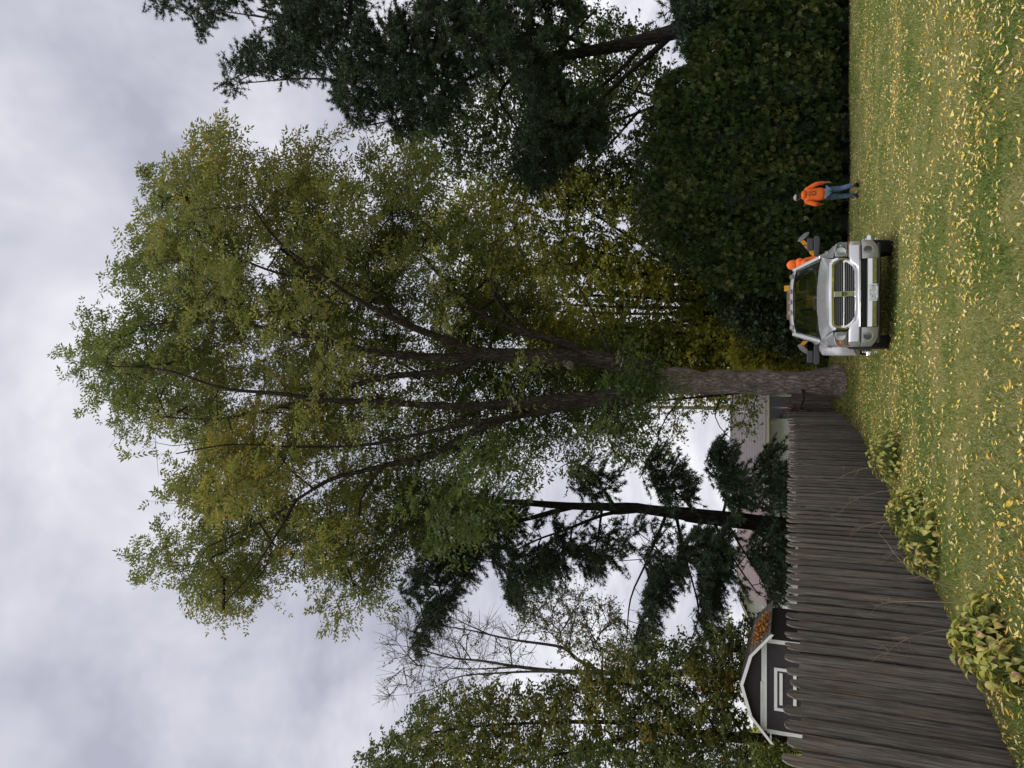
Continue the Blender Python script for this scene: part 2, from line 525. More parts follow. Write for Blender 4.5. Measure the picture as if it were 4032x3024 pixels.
M['chrome_dull'] = principled('worn_chrome', (.74, .74, .72), .16, metal=1.0, bump=.05, bscale=6)
M['black'] = principled('black_plastic', (.018, .018, .02), .5)
M['mirror_grey'] = principled('mirror_shell', (.05, .052, .06), .42)
M['rubber'] = principled('tyre_rubber', (.02, .02, .02), .85, bump=.3, bscale=60)
M['lamp_clear'] = glass('lamp_lens', (.92, .94, .94), .8)
M['reflector'] = principled('lamp_reflector', (.66, .67, .69), .3, metal=.3)
M['bulb_dark'] = principled('lamp_bowl', (.20, .20, .21), .25, metal=.2)
M['amber'] = principled('amber_lens', (.38, .15, .035), .2, spec=.6)
M['amber_bowl'] = principled('amber_bowl', (.42, .2, .10), .2, spec=.6, metal=.3)
M['windscreen'] = glass('windscreen_glass', (.52, .62, .6), 4.5)
M['car_glass'] = glass('car_side_glass', (.3, .34, .34), 1.6)
M['cabin'] = principled('cabin_trim', (.035, .036, .04), .8)
M['plate'] = principled('plate_white', (.72, .74, .74), .45)
M['plate_ink'] = principled('plate_ink', (.015, .02, .06), .5)
M['plate_blue'] = principled('plate_blue', (.05, .12, .35), .5)
M['yellow'] = principled('machine_yellow', (.68, .33, .015), .42, noise=.1, nscale=3)
M['pad_grey'] = principled('pad_grey', (.16, .16, .165), .6)
M['steel'] = principled('steel_dark', (.07, .07, .075), .5, metal=.5)
M['orange'] = principled('orange_cloth', (.88, .17, .035), .85, spec=.15, noise=.12, nscale=7, bump=.5, bscale=14)
M['denim'] = principled('denim', (.085, .135, .21), .9, spec=.15, noise=.4, nscale=9, bump=.4, bscale=18)
M['ink'] = principled('print_ink', (.02, .018, .018), .8)
M['cap_black'] = principled('cap_black', (.015, .015, .02), .9)
M['cap_grey'] = principled('cap_grey', (.42, .42, .41), .9)
M['shoe'] = principled('shoe_black', (.012, .012, .012), .7)
M['skin'] = principled('skin', (.50, .30, .22), .6, spec=.3)
M['hair'] = principled('hair', (.03, .02, .015), .8)
M['leafstalk'] = principled('leaf_stalk', (.16, .2, .06), .7)
M['straw'] = principled('dry_stem', (.34, .27, .19), .9)
M['dark_bed'] = principled('soil', (.05, .035, .025), .95, noise=.5, nscale=5, bump=.6)
M['stub_white'] = principled('pale_stick', (.5, .47, .42), .8)
M['flesh_cut'] = principled('cut_wood', (.42, .34, .28), .9, noise=.3)


# ------------------------------------------------------------------ ground
def lawn_material():
    mt, t, o = new_mat('lawn')
    b = t.nodes.new('ShaderNodeBsdfDiffuse')
    c = t.nodes.new('ShaderNodeTexCoord')
    n0 = t.nodes.new('ShaderNodeTexNoise'); n0.inputs['Scale'].default_value = 0.7; n0.inputs['Detail'].default_value = 8; n0.inputs['Roughness'].default_value = .65
    t.links.new(c.outputs['Object'], n0.inputs['Vector'])
    r = t.nodes.new('ShaderNodeValToRGB')
    els = r.color_ramp.elements
    els[0].position, els[0].color = .34, (.085, .13, .03, 1)
    els[1].position, els[1].color = .68, (.33, .275, .12, 1)
    q = els.new(.5); q.color = (.185, .195, .06, 1)
    t.links.new(n0.outputs['Fac'], r.inputs[0])
    n5 = t.nodes.new('ShaderNodeTexNoise'); n5.inputs['Scale'].default_value = 60; n5.inputs['Detail'].default_value = 5
    t.links.new(c.outputs['Object'], n5.inputs['Vector'])
    mu = t.nodes.new('ShaderNodeMixRGB'); mu.blend_type = 'OVERLAY'; mu.inputs[0].default_value = .7
    t.links.new(r.outputs[0], mu.inputs[1]); t.links.new(n5.outputs['Fac'], mu.inputs[2])
    t.links.new(mu.outputs[0], b.inputs[0])
    bp = t.nodes.new('ShaderNodeBump'); bp.inputs['Strength'].default_value = .8; bp.inputs['Distance'].default_value = .03
    t.links.new(n5.outputs['Fac'], bp.inputs['Height']); t.links.new(bp.outputs[0], b.inputs['Normal'])
    t.links.new(b.outputs[0], o.inputs[0])
    return mt


M['lawn'] = lawn_material()
gx = np.concatenate([[-900, -300, -100, -40, -20], np.arange(-10, 20.01, 0.5), [26, 40, 100, 300, 900]])
gy = np.concatenate([[-900, -300, -60, -15, -4], np.arange(0, 34.01, 0.5), [40, 55, 90, 300, 1200]])
XX, YY = np.meshgrid(gx, gy, indexing='ij')
GV = np.stack([XX, YY, gz(XX, YY)], -1).reshape(-1, 3)
ny = len(gy)
ii, jj = np.meshgrid(np.arange(len(gx) - 1), np.arange(ny - 1), indexing='ij')
GF = np.stack([ii * ny + jj, (ii + 1) * ny + jj, (ii + 1) * ny + jj + 1, ii * ny + jj + 1], -1).reshape(-1, 4)
tag(link('lawn', np_mesh('lawn', GV, GF, smooth=True), M['lawn']), kind='structure')


def bed_sheet(name, x0, x1, y0, y1, dz, wob):
    xs = np.arange(x0, x1 + .01, .25); n = len(xs)
    vs, fs = [], []
    for i, x in enumerate(xs):
        for k, tt in enumerate(np.linspace(0, 1, 8)):
            y = y0 + (y1 - y0) * tt + (wob * math.sin(x * 2.1) + wob * math.sin(x * 5.3 + 1)) * (1 - tt)
            vs.append((x, y, float(gz(x, y)) + dz))
    for i in range(n - 1):
        for k in range(7):
            fs.append((i * 8 + k, (i + 1) * 8 + k, (i + 1) * 8 + k + 1, i * 8 + k + 1))
    return tag(link(name, np_mesh(name, np.array(vs), np.array(fs), smooth=True), M['dark_bed']), kind='structure')


bed_sheet('hedge_soil', 2.5, 18, 26.0, 29.5, .012, .06)

# ------------------------------------------------------------------ board fence
FENCE = np.array([(-4.25, 2.6), (-3.39, 7.45), (-2.76, 11.5), (-1.31, 23.4), (-.82, 25.0)])
FENCE_H = 1.90


def picket_mesh(name, wd, seed, front):
    r = random.Random(seed)
    h = wd / 2
    style = seed % 4
    zt = FENCE_H
    if not front:
        top = [(-h, zt - r.uniform(0, .01)), (-h * .2, zt + r.uniform(-.005, .004)), (h, zt - r.uniform(0, .012))]
    elif style == 0:      # one clipped corner
        top = [(-h, zt - .07), (-h * .45, zt - .012), (-h * .1, zt), (h * .55, zt - .004), (h, zt - .03)]
    elif style == 1:
        top = [(-h, zt - .10), (-h * .7, zt - .05), (-h * .2, zt - .01), (h * .6, zt), (h * .92, zt - .008), (h, zt - .02)]
    elif style == 2:      # split and ragged
        top = [(-h, zt - .085), (-h * .6, zt - .03), (-h * .3, zt - .02), (-h * .1, zt - .055), (h * .05, zt - .05), (h * .3, zt), (h * .8, zt + .005), (h, zt - .03)]
    else:
        top = [(-h, zt - .06), (-h * .75, zt - .02), (0, zt), (h * .4, zt - .002), (h, zt - .05)]
    top = [(x, z + r.uniform(-.006, .006)) for x, z in top]
    out_ = [(-h, -.10)] + top + [(h, -.10)]
    return MB().prism(out_, -.0095, .0095, 'y').mesh(name)


fence = empty('wooden_fence', (FENCE[1][0], FENCE[1][1], 0), 0, 'long weathered grey brown board fence with ragged picket tops running back to the big tree', 'fence')
FO = Vector((FENCE[1][0], FENCE[1][1], 0))
front_me = [picket_mesh('picket_front', .146, s, True) for s in range(8)]
back_me = [picket_mesh('picket_back', .215, s, False) for s in range(4)]
for me_ in front_me + back_me: me_.materials.append(M['fence'])
rp = random.Random(11)


def run_fence(P, parent, origin, phase=0.0, spacing=.262):
    """Boards on both sides of the rails along the line P; returns the post places."""
    P = np.asarray(P, float)
    seg = np.linalg.norm(np.diff(P, axis=0), axis=1)
    cum = np.concatenate([[0], np.cumsum(seg)])
    n = int(cum[-1] / spacing)
    for i in range(n + 1):
        for side in (0, 1):
            s = (i + .5 * side) * spacing + phase
            if s > cum[-1]: continue
            k = min(len(seg) - 1, int(np.searchsorted(cum, s, 'right') - 1))
            q = P[k] + (P[k + 1] - P[k]) * (s - cum[k]) / seg[k]
            d = (P[k + 1] - P[k]) / seg[k]
            nrm = np.array([d[1], -d[0]])         # towards the lawn
            off = .024 if side == 0 else .0
            me_ = front_me[rp.randrange(8)] if side == 0 else back_me[rp.randrange(4)]
            o = link('picket', me_, None, parent)
            g = float(gz(q[0], q[1]))
            drop = rp.uniform(-.02, .015) if side == 0 else rp.uniform(-.175, -.135)
            if side == 0 and rp.random() < .12: drop -= rp.uniform(.02, .05)
            o.location = Vector((q[0] + nrm[0] * off, q[1] + nrm[1] * off, g * .15 + drop)) - origin
            o.rotation_euler = (rp.uniform(-.008, .008), rp.uniform(-.011, .011) * (1 if side == 0 else .3), math.atan2(d[1], d[0]) + rp.uniform(-.012, .012))
    for k in range(len(seg)):
        d = Vector((*(P[k + 1] - P[k]) / seg[k], 0))
        for z in (.35, 1.0, 1.62):
            nr = Vector((d.y, -d.x, 0)) * -.031
            a, b = Vector((*P[k], z)) + nr - origin, Vector((*P[k + 1], z)) + nr - origin
            MB().bar(a, b, .038, .085).build('rail', M['fence_dark'], parent)
    s = 1.2
    while s < cum[-1]:
        k = min(len(seg) - 1, int(np.searchsorted(cum, s, 'right') - 1))
        q = P[k] + (P[k + 1] - P[k]) * (s - cum[k]) / seg[k]
        d = (P[k + 1] - P[k]) / seg[k]
        q = q - np.array([d[1], -d[0]]) * .10
        MB().box(q[0] - .045, q[0] + .045, q[1] - .045, q[1] + .045, -.1, 1.74).build('post', M['fence_dark'], parent).location = -origin
        s += 2.44


run_fence(FENCE, fence, FO)
fence2 = empty('wooden_fence', (-.8, 25.05, 0), 0, 'short return of board fence turning right from the corner behind the big trunk', 'fence')
run_fence([(-.80, 25.08), (.12, 25.4)], fence2, Vector((-.8, 25.05, 0)), .06, .25)

# ------------------------------------------------------------------ barn shaped shed
SX0, SX1, SY = -10.63, -7.77, 23.0


def pz(px, py, Y): return at(px / K, py / K, Y)


shed = empty('garden_shed', ((SX0 + SX1) / 2, SY, 0), 0, 'dark barn shaped garden shed with white trim behind the fence', 'shed')
hw = (SX1 - SX0) / 2
ZE, ZK, ZP = 2.52, 3.02, 3.28          # eave, knee and peak of the gambrel
DEP = 3.3
gam = [(-hw, 0), (-hw, ZE), (-hw * .62, ZK - .05), (0, ZP - .06), (hw * .62, ZK - .05), (hw, ZE), (hw, 0)]
MB().prism(gam, 0, DEP, 'y').build('wall', M['shed_dark'], shed)
ov = .22
prof = [(-hw - .22, ZE - .12), (-hw * .62 - .02, ZK), (0, ZP), (hw * .62 + .02, ZK), (hw + .22, ZE - .12)]
roof = MB()
for i in range(4):
    (xa, za), (xb, zb) = prof[i], prof[i + 1]
    n_c = 6 if i in (0, 3) else 7
    for c in range(n_c):                 # shingle courses, each lapping the one below
        up = i < 2
        t0, t1 = c / n_c, (c + 1) / n_c + .02
        x0, z0 = xa + (xb - xa) * t0, za + (zb - za) * t0
        x1, z1 = xa + (xb - xa) * min(1, t1), za + (zb - za) * min(1, t1)
        lo = .022 if up else .006
        hi = .006 if up else .022
        roof.add([(x0, -ov, z0), (x1, -ov, z1), (x1, -ov, z1 + hi), (x0, -ov, z0 + lo),
                  (x0, DEP + ov, z0), (x1, DEP + ov, z1), (x1, DEP + ov, z1 + hi), (x0, DEP + ov, z0 + lo)],
                 [(0, 1, 2, 3), (7, 6, 5, 4), (3, 2, 6, 7), (0, 4, 5, 1), (0, 3, 7, 4), (1, 5, 6, 2)])
roof.build('roof', M['shed_shingle'], shed)
for i in range(4):                       # white rake boards on the front edge
    (xa, za), (xb, zb) = prof[i], prof[i + 1]
    MB().add([(xa, -ov - .03, za - .09), (xb, -ov - .03, zb - .09), (xb, -ov - .03, zb + .005), (xa, -ov - .03, za + .005),
              (xa, -ov - .003, za - .09), (xb, -ov - .003, zb - .09), (xb, -ov - .003, zb + .005), (xa, -ov - .003, za + .005)],
             [(0, 1, 2, 3), (7, 6, 5, 4), (0, 4, 5, 1), (3, 2, 6, 7), (0, 3, 7, 4), (1, 5, 6, 2)]).build('rake_board', M['white_trim'], shed)
for i in (0, 2):
    x_ = (-1 if i == 0 else 1)
    MB().box(*sorted((x_ * (hw + .20), x_ * (hw + .004))), -ov + .02, -.004, ZE - .14, ZE - .09).build('soffit_board', M['white_trim'], shed)
MB().box(-hw + .06, hw - .06, -.028, -.003, ZE + .0, ZE + .155).build('trim_board', M['white_trim'], shed)
MB().box(-hw + .06, .12, -.05, -.03, ZE + .12, ZE + .18).build('trim_board', M['white_trim'], shed)
for s in (-1, 1):
    MB().box(*sorted((s * hw + s * .002, s * hw - s * .115)), -.028, -.003, 0, ZE - .003).build('corner_board', M['white_trim'], shed)
# door with frame and crossing boards
MB().box(-.62, .50, -.02, -.002, 0, ZE - .30).build('door', M['shed_dark'], shed)
dx0, dx1 = -.62, .50
for nm, b_ in (('door_frame', (dx0 - .09, dx0, -.032, -.003, 0, ZE - .21)), ('door_frame', (dx1, dx1 + .09, -.032, -.003, 0, ZE - .21)), ('door_frame', (dx0 - .0, dx1 + .0, -.031, -.003, ZE - .299, ZE - .21)),
               ('door_board', (dx0 + .1, dx1 - .05, -.040, -.022, ZE - .45, ZE - .36)), ('door_board', (dx0 + .1, dx1 - .05, -.040, -.022, ZE - .84, ZE - .75))):
    MB().box(*b_).build(nm, M['white_trim'], shed)

# ------------------------------------------------------------------ houses beyond the fence


def lap_wall(x0, x1, y, z0, z1, step=.115):
    mb = MB()
    z = z0
    while z < z1 - .01:
        zt_ = min(z1, z + step)
        mb.add([(x0, y - .022, z), (x1, y - .022, z), (x1, y - .004, zt_), (x0, y - .004, zt_), (x0, y, z), (x1, y, z), (x1, y, zt_), (x0, y, zt_)],
               [(0, 1, 2, 3), (4, 7, 6, 5), (0, 4, 5, 1), (3, 2, 6, 7), (0, 3, 7, 4), (1, 5, 6, 2)])
        z = zt_
    return mb


def gable_roof(mb, x0, x1, y0, y1, ze, zr, th=.14):
    ym = (y0 + y1) / 2
    for (ya, za, yb, zb) in ((y0, ze, ym, zr), (ym, zr, y1, ze)):
        n_c = 14
        for c in range(n_c):
            t0, t1 = c / n_c, (c + 1) / n_c
            a_, b_ = ya + (yb - ya) * t0, ya + (yb - ya) * t1
            u_, v_ = za + (zb - za) * t0, za + (zb - za) * t1
            up = zb > za
            lo, hi = (.014, .006) if up else (.006, .014)
            mb.add([(x0, a_, u_ - th), (x1, a_, u_ - th), (x1, b_, v_ - th), (x0, b_, v_ - th), (x0, a_, u_ + lo), (x1, a_, u_ + lo), (x1, b_, v_ + hi), (x0, b_, v_ + hi)],
                   [(3, 2, 1, 0), (4, 5, 6, 7), (0, 1, 5, 4), (2, 3, 7, 6), (0, 4, 7, 3), (1, 2, 6, 5)])
    return mb


HY = 38.0
hx1 = at(1655, 780, HY)[0]; hx0 = at(1655, 1085, HY)[0]
zE = at(1654, 900, HY)[2]; zR = at(1577, 900, HY + 4.2)[2]
house = empty('pale_house', ((hx0 + hx1) / 2, HY, 0), 0, 'pale sided house with a wide grey roof just left of the big trunk', 'house')
cxh = (hx0 + hx1) / 2
lap_wall(hx0 - cxh, hx1 - cxh, .35, 0, zE - .1).build('wall', M['siding'], house)
MB().box(hx0 - cxh + .01, hx1 - cxh - .01, .352, 8.0, 0, zE - .25).build('wall_core', M['siding'], house)
gable_roof(MB(), hx0 - cxh - .3, hx1 - cxh + .3, .2, 8.4, zE, zR).build('roof', M['shingle'], house)
MB().box(hx0 - cxh - .3, hx1 - cxh + .3, .07, .185, zE - .17, zE - .03).build('gutter', M['gutter'], house)
wA, wB = at(1690, 905, HY)[0] - cxh, at(1690, 857, HY)[0] - cxh
zW = at(1662, 880, HY)[2]
win = MB()
for b_ in ((wA - .07, wA, 0, zW), (wB, wB + .07, 0, zW)):
    win.box(b_[0], b_[1], .25, .32, zW - 1.5, zW + .08)
win.box(wA, wB, .25, .32, zW, zW + .08).box(wA, wB, .25, .32, zW - 1.5, zW - 1.42)
wm_ = (wA + wB) / 2
win.box(wm_ - .03, wm_ + .03, .252, .32, zW - 1.42, zW)
winf = win.build('window', M['frame_cream'], house)
for a_, b_ in ((wA, wm_ - .03), (wm_ + .03, wB)):
    MB().box(a_, b_, .30, .316, zW - 1.42, zW).build('pane', M['night_glass'], winf)
    bl = MB(); z_ = zW - .08
    while z_ > zW - 1.4:
        bl.box(a_ + .02, b_ - .02, .292, .299, z_ - .012, z_); z_ -= .075
    bl.build('blind', M['blind'], winf)
lx = at(1670, 913, HY)[0] - cxh
MB().box(lx - .09, lx + .09, .2, .32, zW - .22, zW - .03).build('wall_lamp', M['white_trim'], house)
vp = at(1595, 888, HY + 2.2)
MB().cyl((vp[0] - cxh, 2.2, vp[2] - .75), (vp[0] - cxh, 2.2, vp[2] + .25), .06, 10).build('vent_pipe', M['white_trim'], house)

GY = 40.0
ga, gb = at(1680, 1305, GY)[0], at(1680, 1120, GY)[0]
zg = at(1657, 1200, GY)[2]; zgr = at(1592, 1200, GY + 4)[2]
gar = empty('white_garage', ((ga + gb) / 2, GY, 0), 0, 'white garage with small dark door panes and a pinkish roof beyond the left pine', 'garage')
gc = (ga + gb) / 2
MB().box(ga - gc, gb - gc, .3, 7.6, 0, zg - .15).build('wall', M['white_wall'], gar)
gable_roof(MB(), ga - gc - .3, gb - gc + .3, 0, 8, zg, zgr).build('roof', M['pink_shingle'], gar)
d0, d1 = at(1690, 1290, GY)[0] - gc, at(1690, 1158, GY)[0] - gc
door_g = MB().box(d0, d1, .25, .298, 0, 2.35).build('garage_door', M['white_trim'], gar)
zpan = at(1672, 1180, GY)[2]
for i in range(5):
    xx = at(1672, 1162 + i * 7.6, GY)[0] - gc
    MB().box(xx - .13, xx + .06, .238, .247, zpan - .22, zpan + .03).build('pane', M['night_glass'], door_g)
xd = at(1680, 1153, GY)[0] - gc
MB().box(xd - .05, xd + .05, .2, .28, 0, zg - .16).build('downspout', M['black'], gar)

QY = 47.0
q0 = at(1598, 1283, QY); q1 = at(1623, 1343, QY)
sl = (q1[2] - q0[2]) / (q1[0] - q0[0])
gab = empty('gabled_house', (q0[0], QY, 0), 0, 'far light sided gable end with a sloping white roof edge above the shed roof', 'house')
GW = 5.0
ztop = q0[2]
zlow = ztop - sl * GW
wallm = MB()
z_ = 0
while z_ < ztop - .2:
    zt_ = min(z_ + .17, ztop - .12)
    wA_ = max(0.05, min(GW, (ztop - zt_) / sl)); 
    wallm.add([(-wA_, -.02, z_), (wA_, -.02, z_), (wA_, 0, zt_), (-wA_, 0, zt_), (-wA_, .2, z_), (wA_, .2, z_), (wA_, .2, zt_), (-wA_, .2, zt_)],
              [(0, 1, 2, 3), (4, 7, 6, 5), (0, 4, 5, 1), (3, 2, 6, 7), (0, 3, 7, 4), (1, 5, 6, 2)])
    z_ = zt_
wallm.build('wall', M['siding'], gab)
for s in (-1, 1):
    rf = MB()
    rf.add([(0, -.35, ztop), (s * (GW + .4), -.35, zlow - sl * .4), (s * (GW + .4), 8, zlow - sl * .4), (0, 8, ztop),
            (0, -.35, ztop + .14), (s * (GW + .4), -.35, zlow - sl * .4 + .14), (s * (GW + .4), 8, zlow - sl * .4 + .14), (0, 8, ztop + .14)],
           [(0, 1, 2, 3), (4, 7, 6, 5), (0, 4, 5, 1), (3, 2, 6, 7), (0, 3, 7, 4), (1, 5, 6, 2)])
    rf.build('roof', M['shingle'], gab)
    MB().bar((0, -.37, ztop + .03), (s * (GW + .4), -.37, zlow - sl * .4 + .03), .035, .2, up=(0, 1, 0)).build('rake_board', M['white_trim'], gab)

# neighbour's dark board fence left of the shed
nf = empty('neighbour_fence', (-11, 15.6, 0), 0, 'dark brown board fence seen through the gaps left of the shed', 'fence')
for i in range(26):
    MB().box(i * .152 - 2.2, i * .152 - 2.2 + .144, 0, .02, 0, 1.93 + rp.uniform(-.012, .012)).build('board', M['fence_dark'], nf)
for z in (.4, 1.6):
    MB().box(-2.2, 1.8, .021, .06, z, z + .09).build('rail', M['fence_dark'], nf)
for x in (-2.0, -.2, 1.6):
    MB().box(x, x + .1, .062, .16, 0, 1.98).build('post', M['fence_dark'], nf)

pb, pt = at(1620, 882, 52), at(1330, 882, 52)
up_ = empty('utility_pole', (pb[0], 52, 0), 0, 'thin brown utility pole rising behind the grey roof', 'utility pole')
MB().cyl((0, 0, 0), (0, 0, 11.5), .15, 10, .10).build('pole', M['pole'], up_)
MB().box(-.9, .9, -.16, -.05, 10.7, 10.82).build('cross_arm', M['pole'], up_)

# ------------------------------------------------------------------ trees
def poly_mask(px, py, poly):
    P = np.asarray(poly, float)
    x0, y0 = P[:, 0], P[:, 1]
    x1, y1 = np.roll(x0, -1), np.roll(y0, -1)
    inside = np.zeros(len(px), bool)
    for a, b, c, d in zip(x0, y0, x1, y1):
        cond = ((b > py) != (d > py)) & (px < (c - a) * (py - b) / (d - b + 1e-9) + a)
        inside ^= cond
    return inside


def poly_dist(px, py, poly):
    P = np.asarray(poly, float)
    best = np.full(len(px), 1e9)
    for (a, b), (c, d) in zip(P, np.roll(P, -1, axis=0)):
        vx, vy = c - a, d - b
        t = np.clip(((px - a) * vx + (py - b) * vy) / (vx * vx + vy * vy + 1e-9), 0, 1)
        best = np.minimum(best, np.hypot(px - a - t * vx, py - b - t * vy))
    return best


def clumps_in(poly, n, Yc, thick, holes=(), inset=12, r=None, spread=5, bands=None):
    """n clump centres inside the crown outline, given real depth round the trunk's distance."""
    r = r or rng
    P = np.asarray(poly, float)
    lo, hi = P.min(0), P.max(0)
    got = np.zeros((0, 3)); gpx = np.zeros((0, 2))
    cand_n = n * spread * 3
    px = r.uniform(lo[0], hi[0], cand_n * 3); py = r.uniform(lo[1], hi[1], cand_n * 3)
    ok = poly_mask(px, py, P)
    d = poly_dist(px, py, P)
    ok &= d > inset
    for hx, hy, hr in holes: ok &= np.hypot(px - hx, py - hy) > hr + inset * .6
    if bands:                                        # boughs lie in layers, with air between them
        ok &= vnoise(np.stack([(px + .25 * np.abs(py - bands[1])) / bands[0], py / (bands[0] * 5), 0 * px + 3.3], 1), 1.0) > bands[2]
    px, py, d = px[ok][:cand_n], py[ok][:cand_n], d[ok][:cand_n]
    Y = (Yc(px, py) if callable(Yc) else Yc) + r.uniform(-1, 1, len(px)) * np.minimum(thick, .8 + d / 28.0)
    W = at_many(px, py, Y)
    keep = []
    i = 0
    while len(keep) < n and i + spread <= len(W):
        c = W[i:i + spread]
        if keep:
            K_ = W[keep]
            dd = np.linalg.norm(c[:, None] - K_[None], axis=2).min(1)
            j = int(np.argmax(dd))
        else: j = 0
        keep.append(i + j)
        i += spread
    return W[keep], np.stack([px[keep], py[keep]], 1)


def img_limb(pts, r0, r1, step=.5):
    """Limb from (px, py, Y) points; radius from r0 to r1 metres."""
    W = np.array([at(*p) for p in pts])
    path = smooth_path(W, step)
    s = np.concatenate([[0], np.cumsum(np.linalg.norm(np.diff(path, axis=0), axis=1))])
    return path, r0 + (r1 - r0) * (s / s[-1]) ** .65


def connect(limbs, clumps, seglen=.7, r_tip=.011, sag=.05, power=.45, r=None):
    """Twigs from the limbs out to every clump. Returns list of (path, radii) and the last direction per clump."""
    r = r or rng
    pos = [p for path, _ in limbs for p in path]
    lim_r = [q for _, rr in limbs for q in rr]
    nl = len(pos)
    parent = [-1] * nl
    P = np.array(pos)
    lim = P.copy()
    d0 = np.min(np.linalg.norm(clumps[:, None] - lim[None], axis=2), axis=1)
    order = np.argsort(d0)
    cap = nl + int(len(clumps) * 14) + 1000
    BUF = np.zeros((cap, 3)); BUF[:nl] = P
    PDIR = np.zeros((cap, 3))
    cnt = nl
    paths = []
    tipdir = np.zeros((len(clumps), 3))
    end_node = {}
    for ci in order:
        c = clumps[ci]
        D = c - BUF[:cnt]
        dist = np.linalg.norm(D, axis=1)
        cost = dist.copy()
        hasd = np.einsum('ij,ij->i', PDIR[:cnt], PDIR[:cnt]) > .5
        cosang = np.einsum('ij,ij->i', D, PDIR[:cnt]) / (dist + 1e-6)
        cost[hasd] *= (1.35 - .55 * cosang[hasd])
        cost += np.where(D[:, 2] < 0, .35 * -D[:, 2], 0)
        j = int(np.argmin(cost))
        a = BUF[j]
        n = max(1, int(dist[j] / seglen))
        t = np.linspace(0, 1, n + 1)[1:, None]
        bend = np.array([0, 0, dist[j] * .10]) + r.normal(0, dist[j] * .06, 3)
        pts = a + (c - a) * t + bend * np.sin(PI * t) + r.normal(0, .05, (n, 3)) * (t < .99)
        idx = []
        prev = j
        for q in pts:
            if cnt >= cap: break
            BUF[cnt] = q
            dv = q - BUF[prev]; dv /= np.linalg.norm(dv) + 1e-9
            PDIR[cnt] = dv
            parent.append(prev); prev = cnt; idx.append(cnt); cnt += 1
        tipdir[ci] = PDIR[prev]
        paths.append((j, idx))
    count = np.zeros(cnt)
    for j, idx in paths:
        if idx: count[idx[-1]] += 1
    for i in range(cnt - 1, nl - 1, -1):
        if parent[i] >= nl or parent[i] >= 0: count[parent[i]] += count[i]
    rad = r_tip * np.maximum(count, 1) ** power
    lim_r = np.array(lim_r)
    res = []
    for j, idx in paths:
        if not idx: continue
        ids = [j] + idx
        rr = rad[ids].copy()
        rr[0] = rr[1] * 1.1
        if j < nl: rr = np.minimum(rr, lim_r[j] * .75)
        rr = np.minimum.accumulate(rr)
        res.append((BUF[ids], rr))
    return res, tipdir


def twig_sprays(C, dirs, per, length, r, droop=0.0, out=.5):
    """Small side twigs at every clump: start points, end points, owner clump."""
    n = len(C)
    own = np.repeat(np.arange(n), per)
    dv = unit(r.normal(0, 1, (n * per, 3)) + out * dirs[own] * 1.6)
    dv = dv * np.array([1, 1, 1 - min(.6, droop)])
    dv[:, 2] -= droop
    dv = unit(dv)
    ln = length * r.uniform(.45, 1.1, n * per)
    A = C[own] + r.normal(0, .06, (n * per, 3))
    return A, A + dv * ln[:, None], own


def prism_twigs(A, B, ra, rb):
    n = len(A)
    d = unit(B - A)
    s = unit(np.cross(d, np.array([.3, .8, .2])))
    u = np.cross(d, s)
    ang = 2 * PI * np.arange(3) / 3
    off = np.cos(ang)[None, :, None] * s[:, None] + np.sin(ang)[None, :, None] * u[:, None]
    V = np.concatenate([A[:, None] + off * ra, B[:, None] + off * rb], 1).reshape(-1, 3)
    base = np.arange(n)[:, None, None] * 6
    q = np.array([[0, 1, 4, 3], [1, 2, 5, 4], [2, 0, 3, 5]])[None]
    return V, (base + q).reshape(-1, 4)


def compound_leaves(Bp, D, Lf, pairs, ll, lw, r, droop=.35):
    """Feathered leaves: pairs of narrow leaflets along a drooping stalk. Returns V, F, number of quads per leaf."""
    n = len(Bp)
    D = unit(D)
    S = unit(np.cross(D, np.array([0, 0, 1.0]) + r.normal(0, .25, (n, 3))))
    m = pairs * 2 + 1
    t = np.concatenate([np.repeat(np.linspace(.18, .95, pairs), 2), [1.0]])
    sg = np.concatenate([np.tile([1, -1], pairs), [0]])
    Ls = Lf * r.uniform(.7, 1.15, n)
    pos = Bp[:, None] + D[:, None] * (t[None, :, None] * Ls[:, None, None])
    pos[:, :, 2] -= droop * Ls[:, None] * t[None] ** 2
    dirs = S[:, None] * (sg[None, :, None] * .85) + D[:, None] * np.where(sg == 0, 1, .5)[None, :, None] + r.normal(0, .16, (n, m, 3))
    dirs[:, :, 2] -= .3
    dirs = unit(dirs)
    Nn = unit(np.cross(D, S))
    wv = unit(np.cross(dirs, Nn[:, None] + r.normal(0, .3, (n, m, 3))))
    size = ll * r.uniform(.7, 1.15, (n, m, 1))
    tip = pos + dirs * size
    midp = pos + dirs * size * .45
    hwid = lw * .5 * size / ll
    V = np.stack([pos, midp + wv * hwid, tip, midp - wv * hwid], 2).reshape(-1, 3)
    F = np.arange(n * m * 4).reshape(-1, 4)
    return V, F, m


def simple_leaves(P, r, ln, wd, up=.5, droop=.3):
    n = len(P)
    d = r.normal(0, 1, (n, 3)); d[:, 2] = d[:, 2] * .5 - droop
    d = unit(d)
    nn = unit(r.normal(0, 1, (n, 3)) + np.array([0, 0, up * 2]))
    wv = unit(np.cross(d, nn))
    s = r.uniform(.65, 1.2, (n, 1))
    tip = P + d * ln * s
    mid_ = P + d * ln * .45 * s
    V = np.stack([P, mid_ + wv * wd * .5 * s, tip, mid_ - wv * wd * .5 * s], 1).reshape(-1, 3)
    return V, np.arange(n * 4).reshape(-1, 4)


